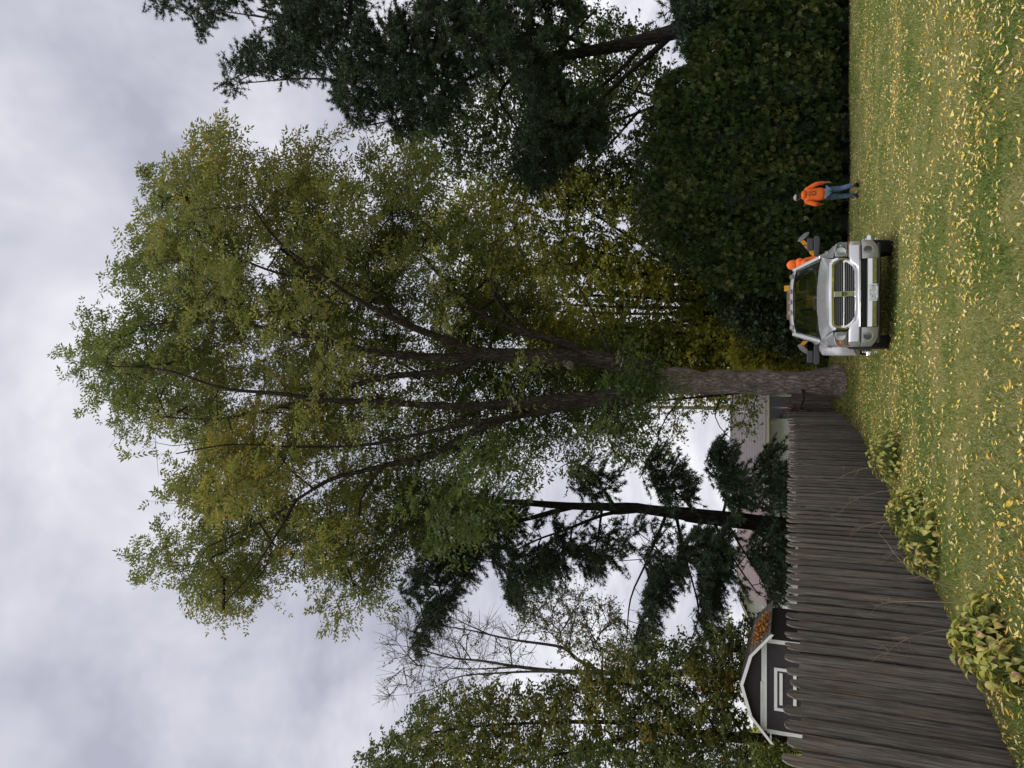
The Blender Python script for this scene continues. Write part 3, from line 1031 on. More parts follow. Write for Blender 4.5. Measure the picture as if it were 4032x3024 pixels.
def needle_tufts(P, D, m, ln, wd, r, cone=.9):
    n = len(P)
    dv = unit(unit(D)[:, None] * .75 + r.normal(0, cone * .6, (n, m, 3)))
    s = unit(np.cross(dv, r.normal(0, 1, (n, m, 3))))
    L_ = ln * r.uniform(.7, 1.15, (n, m, 1))
    b = P[:, None] + dv * .02
    V = np.stack([b + s * wd * .5, b - s * wd * .5, b + dv * L_], 2).reshape(-1, 3)
    return V, np.arange(n * m * 3).reshape(-1, 3)


def finish_tree(root, limbs, twigs, sub, mat_bark, sides=9, wob=.0, limb_name='limb', limb_bark=None):
    """Trunk (the first limb), the other limbs and the joined thin twigs as parts of the tree."""
    org = np.array(root.location)
    for i, (path, rr) in enumerate(limbs):
        sd = 22 if i == 0 else sides
        V, F = tube_arrays(path, rr, sd)
        if wob:
            V = V + (vnoise(V, 2.2)[:, None] - .5) * wob * np.repeat(rr, sd)[:, None] * unit(V - np.repeat(path, sd, 0))
        link('trunk' if i == 0 else limb_name, np_mesh('trunk' if i == 0 else limb_name, V - org, F, smooth=True), mat_bark if i == 0 else (limb_bark or mat_bark), root)
    acc = Acc()
    for path, rr in twigs:
        V, F = tube_arrays(path, rr, 5 if rr[0] > .03 else 4)
        acc.add(V, F)
    if sub is not None: acc.add(*sub)
    if acc.n:
        me = acc.mesh('twigs')
        me.vertices.foreach_set('co', (np.vstack(acc.V) - org.astype(np.float32)).ravel().astype(np.float32))
        o = link('twigs', me, limb_bark or mat_bark, root)
        o['kind'] = 'stuff'


def crown_obj(root, V, F, tone, mat, name='crown'):
    org = np.array(root.location)
    o = link(name, np_mesh(name, V - org, F, tone), mat, root)
    o['kind'] = 'stuff'
    return o


# ---- the big feather leaved tree in the middle
WY = 24.6


def wY(px, py): return np.interp(px, [100, 700, 1300, 1800], [19.5, 22.0, 24.0, 24.6])


base = np.array([.09, WY, float(gz(.09, WY))])
big = empty('walnut_tree', base, 0, 'tall broad tree with feathered green and yellowing leaves, its thick bare trunk beside the truck', 'tree')


def T(*pts, dy=0.0):
    n = len(pts)
    return [(p[0], p[1], float(wY(p[0], p[1])) + dy * (i / (n - 1))) for i, p in enumerate(pts)]


trunk_pts = [(1830, 824, WY), (1800, 824, WY), (1700, 826, WY), (1600, 825, WY), (1500, 824, WY), (1430, 822, WY), (1392, 822, WY)]
tp = smooth_path(np.array([at(*p) for p in trunk_pts]), .18)
s_ = np.linspace(0, 1, len(tp))
tr_ = np.interp(s_, [0, .05, .10, .18, .4, .7, .85, 1], [.68, .52, .44, .40, .385, .385, .43, .47])
WL = [(tp, tr_)]
for pts, r0, r1, dy in [
    ([(1415, 806), (1380, 797), (1294, 776), (1229, 773), (1100, 768), (1036, 761)], .33, .24, 0),
    ([(1036, 761), (987, 742), (907, 713), (850, 688), (760, 640), (690, 590), (600, 520), (540, 440)], .17, .03, -2.5),
    ([(1036, 762), (1003, 772), (919, 771), (820, 761), (760, 750), (650, 725), (520, 700), (400, 695), (300, 705)], .18, .03, -1.0),
    ([(1036, 764), (1003, 791), (923, 806), (842, 813), (777, 829), (713, 849), (600, 880), (470, 905), (340, 900)], .15, .03, 1.8),
    ([(1320, 782), (1270, 766), (1220, 742), (1170, 726), (1120, 715), (1050, 685), (980, 625), (910, 550), (840, 470)], .21, .03, 1.5),
    ([(1148, 724), (1080, 660), (1060, 600), (1090, 520)], .08, .02, -1.5),
    ([(1415, 842), (1370, 852), (1280, 860), (1200, 868), (1116, 871)], .33, .22, 0),
    ([(1160, 869), (1100, 874), (1003, 878), (939, 876), (810, 868), (713, 865), (600, 850), (480, 838), (360, 800), (230, 790)], .17, .025, -1.5),
    ([(1250, 864), (1197, 882), (1116, 897), (1036, 926), (987, 952), (939, 981), (842, 1003), (778, 1019), (713, 1036), (640, 1080), (560, 1130), (450, 1180)], .19, .03, 1.0),
    ([(1130, 893), (1084, 903), (987, 919), (874, 945), (780, 962), (640, 965), (500, 960), (380, 980)], .10, .02, -2.5),
    ([(830, 1006), (800, 1040), (778, 1084), (775, 1130), (760, 1200)], .07, .02, -1.0),
    ([(905, 995), (890, 1061), (852, 1161), (800, 1240), (780, 1300)], .07, .02, 1.5),
    ([(850, 688), (800, 600), (790, 500), (760, 400)], .07, .02, 1.0),
    ([(640, 1080), (600, 1150), (540, 1240), (480, 1310)], .06, .02, -.5),
    ([(900, 713), (780, 620), (600, 590), (450, 520), (360, 430)], .08, .02, 1.0),
    ([(1240, 772), (1200, 800), (1175, 815)], .05, .02, -.6),
    ([(1330, 856), (1310, 920), (1330, 980), (1360, 1010)], .05, .015, -1.5),
    ([(1330, 790), (1290, 700), (1250, 620), (1180, 540)], .06, .015, -2.0),
]:
    WL.append(img_limb(T(*pts, dy=dy), r0 * 1.12, r1))
W_POLY = [(138, 790), (160, 740), (190, 690), (240, 640), (230, 612), (285, 560), (270, 520), (330, 495), (285, 460), (285, 385), (365, 380), (400, 330), (425, 285),
          (505, 285), (515, 345), (560, 385), (560, 330), (640, 345), (655, 288), (708, 288), (722, 345), (790, 345), (840, 335), (900, 330), (960, 348),
          (1010, 370), (1060, 440), (1110, 540), (1180, 640), (1270, 720), (1390, 780), (1420, 820), (1395, 870), (1400, 960), (1340, 1010), (1240, 1030),
          (1180, 1080), (1110, 1130), (1060, 1165), (960, 1200), (880, 1235), (868, 1330), (820, 1362), (765, 1412), (738, 1350), (690, 1340), (690, 1260),
          (640, 1225), (600, 1240), (545, 1335), (455, 1372), (440, 1320), (400, 1290), (335, 1275), (285, 1222), (330, 1170), (280, 1108), (360, 1090),
          (372, 1040), (425, 990), (330, 1002), (255, 1002), (215, 960), (230, 900), (160, 885), (185, 830)]
W_HOLES = [(900, 900, 16), (895, 745, 26), (1200, 985, 30), (745, 320, 10), (1245, 820, 20), (1130, 960, 8), (1050, 1000, 8), (780, 440, 14), (700, 470, 8), (1020, 425, 18)]
CW, CPX = clumps_in(W_POLY, 1400, lambda px, py: wY(px, py) + 1.0, 5.0, W_HOLES, inset=24)
keepc = vnoise(np.concatenate([CPX / 95.0, (CW[:, 1:2] - 20) * .25], 1), 1.0) > .39
CW, CPX = CW[keepc], CPX[keepc]
extra_px = np.array([(1345, 850), (1360, 830), (1330, 870), (1300, 880), (1375, 845), (1310, 900), (1290, 790), (1280, 930), (1250, 900), (1340, 940), (1320, 800), (1265, 1000)], float)
CE = at_many(extra_px[:, 0], extra_px[:, 1], np.full(len(extra_px), 22.6))
CW = np.vstack([CW, CE]); CPX = np.vstack([CPX, extra_px])
LP = np.vstack([pth for pth, _ in WL])
lx_, ly_, _ = project(LP)
LI = np.stack([lx_, ly_], 1) / K
dd_ = np.linalg.norm(CPX[:, None] - LI[None], axis=2)
jn = dd_.argmin(1)
push = (dd_.min(1) < 42) & (CW[:, 1] < LP[jn, 1] + .9) & (CPX[:, 0] < 1330)     # the limbs show through on this side
CW[push] = at_many(CPX[push, 0], CPX[push, 1], LP[jn[push], 1] + rng.uniform(1.0, 4.0, push.sum()))
tw, td = connect(WL[1:], CW)
A, B, own = twig_sprays(CW, td, 6, 1.25, rng, droop=.12)
finish_tree(big, WL, tw, prism_twigs(A, B, .009, .004), M['bark_walnut'], 11, .35, 'limb', M['bark_limb_shaded'])
nl_ = 5
tt = rng.uniform(.3, 1.0, (len(A), nl_))
Bp = (A[:, None] + (B - A)[:, None] * tt[:, :, None]).reshape(-1, 3)
axis = np.repeat(unit(B - A), nl_, 0)
wind = np.array([.55, 0, 0])                      # leaves stream a little to one side in the breeze
D = unit(axis * .5 + rng.normal(0, .6, Bp.shape) + wind)
V, F, m_ = compound_leaves(Bp, D, .60, 4, .20, .074, rng, .55)
clt = (vnoise(CW, .32) - .5) * .5 + rng.normal(0, .10, len(CW))
mid_t = .44 + .22 * np.exp(-((CPX[:, 0] - 620) / 300) ** 2) - .20 * np.clip((CPX[:, 0] - 900) / 450, 0, 1) * np.clip((CPX[:, 1] - 740) / 80, 0, 1) + .10 * np.clip((CPX[:, 0] - 850) / 250, 0, 1) * (CPX[:, 1] < 740)   # yellowing is furthest on in the outer crown
ct = mid_t + clt * .55
lt = np.repeat(ct[np.repeat(own, nl_)], m_) + np.repeat(rng.normal(0, .08, len(Bp)), m_) + rng.normal(0, .05, len(Bp) * m_)
crown_obj(big, V, F, np.clip(lt, 0, 1), M['walnut'])
# scars and a leaning dead stick at the foot
for px, py, rr in ((1230, 789, .14), (1620, 837, .16)):
    c = at(px, py, WY - .42 if px > 1400 else 23.1)
    mb = MB()
    for k in range(3):
        R_ = rr * (1 - .3 * k)
        mb.cyl((c[0], c[1] - .02 * k, c[2]), (c[0], c[1] + .25, c[2]), R_, 14)
    o = mb.build('knot', M['bark_walnut'], big)
    o.location = -Vector(base)


# ---- generic builder for the other broad leaved trees
def leafy(name, label, basept, limbs, poly, n, Yc, thick, mat, leaf=(.11, .055), per=5, nl=9, tone=(.4, .25), holes=(), bark_m=None, group=None, spray=.8, inset=12, cat='tree', extra=None, droop=.3, tip=.010, limb_name='limb'):
    root = empty(name, basept, 0, label, cat, group)
    C, cpx = clumps_in(poly, n, Yc, thick, holes, inset)
    if extra is not None: C = np.vstack([C, extra])
    tw_, td_ = connect(limbs if len(limbs) < 2 else limbs, C, r_tip=tip)
    A_, B_, own_ = twig_sprays(C, td_, per, spray, rng)
    finish_tree(root, limbs, tw_, prism_twigs(A_, B_, .008, .004), bark_m or M['bark_dark'], 8, .2, limb_name)
    t_ = rng.uniform(.15, 1.0, (len(A_), nl))
    P_ = (A_[:, None] + (B_ - A_)[:, None] * t_[:, :, None]).reshape(-1, 3) + rng.normal(0, .07, (len(A_) * nl, 3))
    V_, F_ = simple_leaves(P_, rng, leaf[0], leaf[1], droop=droop)
    ctone = tone[0] + (vnoise(C, .45) - .5) * 2 * tone[1] + rng.normal(0, .06, len(C))
    lt_ = ctone[np.repeat(own_, nl)] + rng.normal(0, .10, len(P_))
    crown_obj(root, V_, F_, np.clip(lt_, 0, 1), mat)
    return root


def stem_limb(px0, py0, Y, px1, py1, r0, r1, bend=0.0):
    p0, p1 = (px0, py0), (px1, py1)
    mid_ = ((px0 + px1) / 2, (py0 + py1) / 2 + bend)
    a = at(px0, py0, Y)
    foot = np.array([a[0], Y, -.1])
    W_ = np.vstack([foot, at(*p0, Y), at(*mid_, Y), at(*p1, Y)])
    path = smooth_path(W_, .6)
    s = np.linspace(0, 1, len(path))
    return path, r0 + (r1 - r0) * s


# ---- yellowing many stemmed trees far behind the truck
grp = 'yellowing trees behind the truck'
sets = [
    ('yellowing multi stemmed tree right behind the roof of the truck', 40.0, [(1540, 640, 1180, 610, 8), (1540, 652, 1150, 640, -6), (1530, 664, 1160, 655, 4), (1545, 676, 1200, 672, 4), (1540, 690, 1250, 700, 5), (1540, 625, 1200, 580, 6), (1550, 700, 1300, 720, -4)],
     [(1000, 560), (1130, 530), (1260, 540), (1400, 560), (1540, 570), (1630, 640), (1640, 730), (1560, 770), (1450, 770), (1300, 770), (1130, 740), (1000, 680)]),
    ('slender yellow green tree with steep bare stems left of the multi stemmed one', 36.0, [(1560, 728, 1330, 705, 0), (1600, 760, 1400, 722, 0), (1590, 745, 1350, 790, 5)],
     [(1130, 700), (1250, 690), (1400, 700), (1560, 720), (1620, 780), (1640, 850), (1560, 860), (1450, 850), (1300, 850), (1180, 800)]),
    ('yellow green tree with spreading dark limbs above the hedge end', 38.0, [(1500, 590, 1180, 500, 12), (1490, 575, 1250, 440, 10), (1480, 600, 1100, 560, -5)],
     [(900, 470), (1000, 400), (1140, 380), (1260, 370), (1370, 400), (1440, 470), (1520, 560), (1560, 610), (1450, 640), (1250, 620), (1050, 590), (920, 560)]),
]
for lab, Y, stems, poly in sets:
    lim = [stem_limb(a_, b_, Y, c_, d_, .17, .04, bd) for a_, b_, c_, d_, bd in stems]
    foot = lim[0][0][0]
    leafy('yellowing_tree', lab, (foot[0], foot[1], 0), lim, poly, 390, Y, 1.6, M['yellowing'], (.25, .15), 6, 10, (.50, .32), group=grp, spray=1.2, holes=[(1340, 505, 12), (1590, 800, 12), (1150, 560, 14), (1200, 470, 12), (1090, 600, 12), (1260, 600, 10), (1390, 560, 10)])

lim = [stem_limb(1640, 650, 43, 1540, 640, .06, .02), stem_limb(1640, 720, 43, 1560, 720, .06, .02)]
leafy('rusty_bush', 'golden and rusty undergrowth at the foot of the multi stemmed trees behind the truck', (lim[0][0][0][0], 43, 0), lim,
      [(1490, 590), (1470, 640), (1500, 700), (1530, 770), (1600, 790), (1720, 790), (1720, 600), (1600, 570)], 300, 43, 1.2, M['yellowing'], (.24, .15), 6, 12, (.66, .3), spray=.9, cat='bush', inset=6, limb_name='stem')

# loose leaves hanging in front of the pale house, from a thin tree behind the trunk
lim = [stem_limb(1640, 845, 33, 1300, 870, .09, .03, 4), img_limb([(1480, 856, 33), (1440, 900, 33), (1420, 960, 32.5), (1440, 1000, 32)], .05, .012), img_limb([(1560, 850, 33), (1545, 900, 32.7), (1570, 940, 32.4), (1600, 960, 32.2)], .04, .01)]
leafy('yellowing_tree', 'thin tree with loose yellow green leaves hanging before the pale house', (lim[0][0][0][0], 33, 0), lim,
      [(1270, 850), (1340, 840), (1500, 850), (1600, 850), (1650, 860), (1640, 960), (1590, 950), (1560, 900), (1500, 900), (1470, 990), (1400, 1020), (1320, 1000), (1260, 930)], 120, 33, 1.2, M['yellowing'], (.15, .10), 4, 8, (.38, .25), group=grp, spray=.7)

# ---- dark broad leaved tree behind the hedge and right pine
lim = [stem_limb(1500, 205, 40, 1150, 330, .16, .04, -4), img_limb([(1432, 215, 40), (1330, 180, 39), (1240, 130, 39)], .1, .03), img_limb([(1380, 240, 40), (1300, 330, 40), (1200, 420, 40)], .09, .03), img_limb([(1250, 285, 40), (1050, 330, 39), (930, 300, 39)], .08, .03)]
leafy('oak_tree', 'dark green and bronze tree filling the sky between the right pine and the hedge', (lim[0][0][0][0], 40, 0), lim,
      [(830, 300), (900, 220), (1000, 200), (1120, 60), (1280, 20), (1420, 60), (1440, 130), (1470, 215), (1450, 330), (1440, 430), (1330, 470), (1200, 430), (1050, 400), (900, 370)], 560, 40, 2.5, M['greenleaf'], (.24, .15), 6, 13, (.36, .3), spray=1.2,
      holes=[(1370, 250, 20), (1340, 300, 22), (1240, 180, 12), (1300, 410, 10), (1410, 110, 16), (1280, 95, 10)])

lim = [stem_limb(1560, 330, 31, 1390, 330, .10, .03), img_limb([(1540, 330, 31), (1450, 250, 31), (1400, 215, 31)], .05, .015), img_limb([(1540, 330, 31), (1450, 430, 31), (1390, 480, 31)], .05, .015)]
leafy('dark_tree', 'loose dark leaved tree showing sky through its top just above the hedge', (lim[0][0][0][0], 31, 0), lim,
      [(1500, 165), (1440, 190), (1390, 260), (1370, 340), (1360, 430), (1380, 520), (1440, 570), (1560, 600), (1600, 500), (1600, 300), (1560, 180)], 260, 31, 1.5, M['darkleaf'], (.16, .09), 5, 11, (.6, .3), spray=.7, holes=[(1420, 330, 14), (1480, 420, 12)])

# ---- dark bush and lime bush behind the truck
lim = [stem_limb(1760, 640, 29, 1600, 640, .06, .02), stem_limb(1760, 690, 29.3, 1620, 690, .05, .02), stem_limb(1760, 610, 28.6, 1580, 600, .05, .02)]
leafy('dark_bush', 'dense dark green bush rising directly behind the truck cab', (lim[0][0][0][0], 29, 0), lim,
      [(1545, 600), (1530, 640), (1560, 690), (1600, 730), (1650, 745), (1720, 760), (1830, 770), (1840, 580), (1700, 570), (1600, 575)], 330, 29, 1.5, M['darkleaf'], (.17, .11), 6, 15, (.55, .35), spray=.6, cat='bush', inset=6, limb_name='stem')
lim = [stem_limb(1790, 760, 31, 1640, 755, .05, .015), stem_limb(1790, 775, 31, 1660, 785, .04, .015)]
leafy('lime_bush', 'bright lime yellow bush between the truck and the big trunk', (lim[0][0][0][0], 31, 0), lim,
      [(1600, 700), (1585, 740), (1580, 790), (1640, 805), (1720, 810), (1830, 810), (1830, 720), (1740, 735), (1680, 715)], 190, 30.2, 1.0, M['limeleaf'], (.18, .11), 5, 15, (.55, .3), spray=.5, cat='bush', inset=5, limb_name='stem')
lim = [stem_limb(1800, 770, 29.5, 1740, 770, .03, .01)]
leafy('dark_bush', 'low dark bush with rusty leaves between the truck and the foot of the big trunk', (lim[0][0][0][0], 29.5, 0), lim,
      [(1690, 755), (1690, 800), (1830, 810), (1840, 740), (1760, 735)], 80, 29.5, .7, M['greenleaf'], (.11, .07), 5, 9, (.45, .4), spray=.4, cat='bush', inset=4, limb_name='stem')

# ---- clipped looking cedar hedge, one evergreen after another
def cedar(x, y, h, R, idx, label):
    r = np.random.default_rng(100 + idx)
    root = empty('cedar_tree', (x, y, 0), 0, label, 'evergreen', 'cedars in the tall hedge')
    path = np.array([(0, 0, -.05), (.02, 0, h * .3), (0, .03, h * .65), (.02, 0, h * .97)])
    V, F = tube_arrays(path, [.13, .1, .06, .01], 8)
    link('trunk', np_mesh('trunk', V, F, smooth=True), M['bark_dark'], root)

    def prof(z): return R * np.clip(1 - (z / h) ** 3.2, 0, 1) ** .62 * (.86 + .14 * np.clip(z / .7, 0, 1))
    n = int(5000 * h / 6)
    z = r.uniform(.03, 1.0, n) ** .92 * h * .99
    th = r.uniform(0, 2 * PI, n)
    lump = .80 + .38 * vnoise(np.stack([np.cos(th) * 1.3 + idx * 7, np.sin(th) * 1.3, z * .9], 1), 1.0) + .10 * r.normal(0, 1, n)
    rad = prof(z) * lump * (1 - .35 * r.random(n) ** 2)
    C = np.stack([np.cos(th) * rad, np.sin(th) * rad, z + .15 * r.normal(0, 1, n)], 1)
    C[:, 2] = np.clip(C[:, 2], .05, None)
    outd = np.stack([np.cos(th), np.sin(th), np.zeros(n)], 1)
    D = unit(outd * .8 + np.array([0, 0, .75]) + r.normal(0, .35, (n, 3)))
    pl = unit(np.cross(D, outd + r.normal(0, .6, (n, 3))))
    fan = np.linspace(-.95, .95, 5)
    fl = np.array([.62, .88, 1, .86, .6]) * .215
    dv = unit(D[:, None] * np.cos(fan)[None, :, None] + pl[:, None] * np.sin(fan)[None, :, None] + r.normal(0, .12, (n, 5, 3)))
    wv = unit(np.cross(dv, np.cross(D, pl)[:, None]))
    Ln = fl[None, :, None] * r.uniform(.7, 1.25, (n, 1, 1))
    b = np.repeat(C[:, None], 5, 1)
    V1 = np.stack([b, b + dv * Ln * .55 + wv * .025, b + dv * Ln, b + dv * Ln * .55 - wv * .025], 2).reshape(-1, 3)
    F1 = np.arange(n * 20).reshape(-1, 4)
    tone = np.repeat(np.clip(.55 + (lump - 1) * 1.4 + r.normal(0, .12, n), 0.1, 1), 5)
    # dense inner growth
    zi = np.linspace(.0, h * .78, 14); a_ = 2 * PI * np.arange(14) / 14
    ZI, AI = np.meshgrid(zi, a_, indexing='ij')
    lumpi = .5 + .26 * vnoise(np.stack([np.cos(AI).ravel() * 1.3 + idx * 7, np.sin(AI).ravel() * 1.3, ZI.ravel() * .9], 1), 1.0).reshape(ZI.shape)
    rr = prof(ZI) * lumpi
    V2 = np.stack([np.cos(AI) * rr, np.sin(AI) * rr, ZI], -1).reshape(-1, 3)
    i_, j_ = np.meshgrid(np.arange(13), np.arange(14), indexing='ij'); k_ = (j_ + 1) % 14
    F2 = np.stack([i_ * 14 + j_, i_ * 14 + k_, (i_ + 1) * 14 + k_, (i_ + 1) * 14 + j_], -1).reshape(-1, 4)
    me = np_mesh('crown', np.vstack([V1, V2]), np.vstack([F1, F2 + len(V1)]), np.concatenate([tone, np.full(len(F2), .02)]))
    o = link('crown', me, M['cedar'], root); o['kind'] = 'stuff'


cl = ['dark cedar at the near end of the hedge beside the truck', 'cedar in the hedge directly behind the man in orange by the truck', 'tall cedar just left of the walking man', 'tall cedar directly behind the walking man',
      'tall cedar just right of the walking man', 'lush cedar second to the right of the walking man', 'broad cedar third to the right of the walking man', 'cedar below the sky gap at the right pine', 'shorter cedar under the leaning right pine trunk', 'cedar at the cut off far end of the hedge']
xs = [4.35, 5.45, 6.55, 7.7, 8.85, 10.0, 11.15, 12.35, 13.6, 14.9]
hs = [5.0, 6.3, 6.9, 6.8, 6.9, 6.7, 6.5, 5.4, 4.9, 5.3]
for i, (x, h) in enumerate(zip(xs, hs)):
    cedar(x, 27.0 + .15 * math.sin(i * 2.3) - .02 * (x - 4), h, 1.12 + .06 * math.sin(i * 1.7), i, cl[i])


# ---- pines
def pine(name, label, foot, limbs, poly_sets, Yc, thick, seed, per=6, tuft=9, m=10, ln=.15, wd=.017, spray=.9, droop=.18, tone=(.45, .3), bands=None):
    r = np.random.default_rng(seed)
    root = empty(name, foot, 0, label, 'pine tree')
    Cs = []
    for poly, n, holes in poly_sets:
        C, _ = clumps_in(poly, n, Yc, thick, holes, inset=9, r=r, bands=bands)
        Cs.append(C)
    C = np.vstack(Cs)
    tw_, td_ = connect(limbs, C, r_tip=.012, r=r)
    A_, B_, own_ = twig_sprays(C, td_, per, spray, r, droop=droop, out=1.1)
    finish_tree(root, limbs, tw_, prism_twigs(A_, B_, .010, .006), M['bark_dark'], 9, .2)
    t_ = r.uniform(.2, 1.0, (len(A_), tuft))
    P_ = (A_[:, None] + (B_ - A_)[:, None] * t_[:, :, None]).reshape(-1, 3)
    ax = np.repeat(unit(B_ - A_), tuft, 0) + np.array([0, 0, .25])
    V_, F_ = needle_tufts(P_, ax, m, ln, wd, r)
    ctn = tone[0] + (vnoise(C, .5) - .5) * 2 * tone[1] + r.normal(0, .07, len(C))
    lt_ = np.clip(np.repeat(ctn[np.repeat(own_, tuft)], m) + r.normal(0, .12, len(P_) * m), 0, .95)
    crown_obj(root, V_, F_, lt_, M['pine'], 'needles')
    return root


PY = 30.0
trunk_r = stem_limb(1564, 33, PY, 1434, 75, .36, .31)
up_r = img_limb([(1440, 73, PY), (1360, 93, PY), (1285, 108, PY), (1166, 126, PY), (1000, 135, PY - .5), (850, 110, PY - 1), (700, 60, PY - 1.5), (560, 20, PY - 2)], .31, .07)
lr = [trunk_r, up_r,
      img_limb([(1445, 78, PY), (1425, 100, PY), (1360, 156, PY - .6), (1304, 208, PY - 1.2), (1255, 253, PY - 1.7), (1215, 300, PY - 2)], .17, .04),
      img_limb([(1420, 98, PY), (1370, 200, PY - .5), (1310, 245, PY - 1)], .08, .02),
      img_limb([(1400, 86, PY), (1320, 170, PY + .6), (1230, 230, PY + 1), (1140, 300, PY + 1.2), (1090, 340, PY + 1.4)], .12, .03),
      img_limb([(1285, 108, PY), (1180, 60, PY - .5), (1080, 30, PY - 1)], .12, .03),
      img_limb([(1166, 126, PY), (1080, 200, PY - 1), (1120, 280, PY - 1.6), (1170, 360, PY - 2)], .11, .03),
      img_limb([(1080, 132, PY - .3), (960, 200, PY - 1), (880, 250, PY - 1.6), (800, 270, PY - 2)], .10, .03),
      img_limb([(1200, 120, PY), (1250, 60, PY - 1), (1290, 20, PY - 1.5)], .10, .03),
      img_limb([(950, 128, PY - .7), (800, 170, PY - 1.5), (650, 170, PY - 2), (520, 180, PY - 2.4)], .10, .025),
      img_limb([(850, 110, PY - 1), (680, 60, PY + .5), (540, 30, PY + 1)], .09, .025),
      img_limb([(700, 60, PY - 1.5), (520, 30, PY - 2.3), (390, 15, PY - 2.6)], .06, .02)]
PR_POLY = [(545, -60), (535, 40), (575, 60), (520, 100), (505, 150), (465, 165), (490, 205), (560, 170), (620, 178), (650, 160), (690, 175), (720, 235), (775, 275), (800, 255), (850, 300), (920, 270), (1000, 250), (1080, 240), (1180, 200), (1230, 110), (1200, 40), (1180, -60)]
PR_TOP = [(300, -30), (315, 15), (380, 30), (400, 60), (440, 70), (470, 45), (530, 25), (560, -30)]
PR_BOUGH = [(1090, 200), (1060, 300), (1110, 380), (1180, 390), (1220, 330), (1300, 290), (1290, 230), (1180, 180)]
PR_LOW = [(1180, -40), (1230, 60), (1330, 90), (1420, 70), (1500, 60), (1500, 90), (1470, 120), (1520, 60), (1560, -40)]
pine('right_pine', 'dark old pine with long drooping boughs standing behind the hedge at the right', (trunk_r[0][0][0], PY, 0), lr,
     [(PR_POLY, 760, [(1110, 45, 10)]), (PR_TOP, 46, []), (PR_BOUGH, 190, []), (PR_LOW, 110, [(1270, 90, 20)])], lambda px, py: PY - 1.5 + 0 * px, 3.2, 21, tuft=12, m=6, ln=.20, wd=.036, droop=.4, spray=1.1, bands=(58, 100, .42))

PY2 = 29.5
tl = stem_limb(1690, 1135, PY2, 1480, 1112, .34, .29)
ll_ = [tl, img_limb([(1490, 1112, PY2), (1420, 1103, PY2), (1350, 1096, PY2), (1232, 1093, PY2), (1120, 1085, PY2), (1000, 1080, PY2), (900, 1085, PY2)], .28, .06),
       img_limb([(1400, 1101, PY2), (1340, 1107, PY2), (1304, 1112, PY2), (1215, 1147, PY2 - .7), (1170, 1162, PY2 - 1), (1110, 1190, PY2 - 1.2)], .12, .03),
       img_limb([(1240, 1094, PY2), (1150, 1118, PY2 - .4), (1081, 1142, PY2 - .7), (1018, 1227, PY2 - 1.2), (965, 1300, PY2 - 1.7), (924, 1352, PY2 - 2), (880, 1408, PY2 - 2.3)], .13, .025),
       img_limb([(1440, 1108, PY2), (1429, 1137, PY2), (1393, 1222, PY2 - .6), (1362, 1294, PY2 - 1), (1353, 1390, PY2 - 1.4)], .08, .02),
       img_limb([(1460, 1110, PY2), (1470, 1160, PY2), (1482, 1209, PY2 + .6), (1509, 1320, PY2 + 1), (1490, 1392, PY2 + 1.2)], .08, .02),
       img_limb([(1540, 1120, PY2), (1549, 1142, PY2), (1594, 1222, PY2 - .5), (1639, 1285, PY2 - 1)], .07, .02),
       img_limb([(1500, 1114, PY2), (1480, 1080, PY2 - .5), (1430, 1040, PY2 - 1), (1400, 990, PY2 - 1.5)], .07, .02),
       img_limb([(1560, 1122, PY2), (1570, 1060, PY2 - .6), (1560, 1000, PY2 - 1), (1550, 950, PY2 - 1.4)], .07, .02),
       img_limb([(1690, 1130, PY2), (1680, 1070, PY2 - .7), (1660, 1020, PY2 - 1.2), (1690, 960, PY2 - 1.6)], .06, .015),
       img_limb([(1330, 1096, PY2), (1290, 1040, PY2 - .6), (1240, 1000, PY2 - 1.2), (1210, 1010, PY2 - 1.5)], .07, .02),
       img_limb([(1570, 1128, PY2), (1600, 1180, PY2 + .6), (1650, 1260, PY2 + 1), (1670, 1310, PY2 + 1.2)], .06, .02),
       img_limb([(1300, 1100, PY2), (1290, 1170, PY2 + .6), (1270, 1240, PY2 + 1)], .07, .02)]
A1 = [(880, 1090), (870, 1230), (880, 1260), (850, 1270), (860, 1300), (905, 1310), (925, 1280), (960, 1290), (1010, 1250), (1060, 1200), (1110, 1160), (1130, 1100), (1050, 1060), (950, 1060)]
A2 = [(905, 1300), (880, 1360), (865, 1405), (900, 1405), (935, 1350), (985, 1290), (960, 1280)]
A3 = [(1080, 1210), (1070, 1260), (1100, 1310), (1130, 1290), (1190, 1240), (1240, 1300), (1280, 1290), (1270, 1230), (1330, 1190), (1300, 1150), (1200, 1160), (1120, 1190)]
A4 = [(1330, 1200), (1310, 1280), (1360, 1340), (1360, 1400), (1400, 1400), (1420, 1300), (1450, 1250), (1440, 1190)]
A5 = [(1450, 1180), (1440, 1260), (1490, 1360), (1560, 1360), (1570, 1290), (1600, 1200), (1560, 1150), (1480, 1150)]
A6 = [(1600, 1150), (1610, 1220), (1640, 1300), (1680, 1310), (1695, 1240), (1690, 1150), (1640, 1140)]
A7 = [(1520, 940), (1510, 1000), (1560, 1090), (1620, 1100), (1600, 1030), (1560, 960)]
A8 = [(1620, 1000), (1600, 1060), (1650, 1110), (1695, 1120), (1695, 940), (1660, 960)]
A9 = [(1390, 970), (1370, 1030), (1430, 1090), (1500, 1090), (1480, 1030), (1430, 990)]
A10 = [(1190, 1000), (1230, 1080), (1330, 1080), (1340, 1020), (1260, 990)]
A11 = [(960, 1060), (900, 1200), (1000, 1240), (1150, 1220), (1300, 1250), (1420, 1290), (1520, 1330), (1600, 1280), (1640, 1200), (1560, 1130), (1400, 1120), (1200, 1100)]
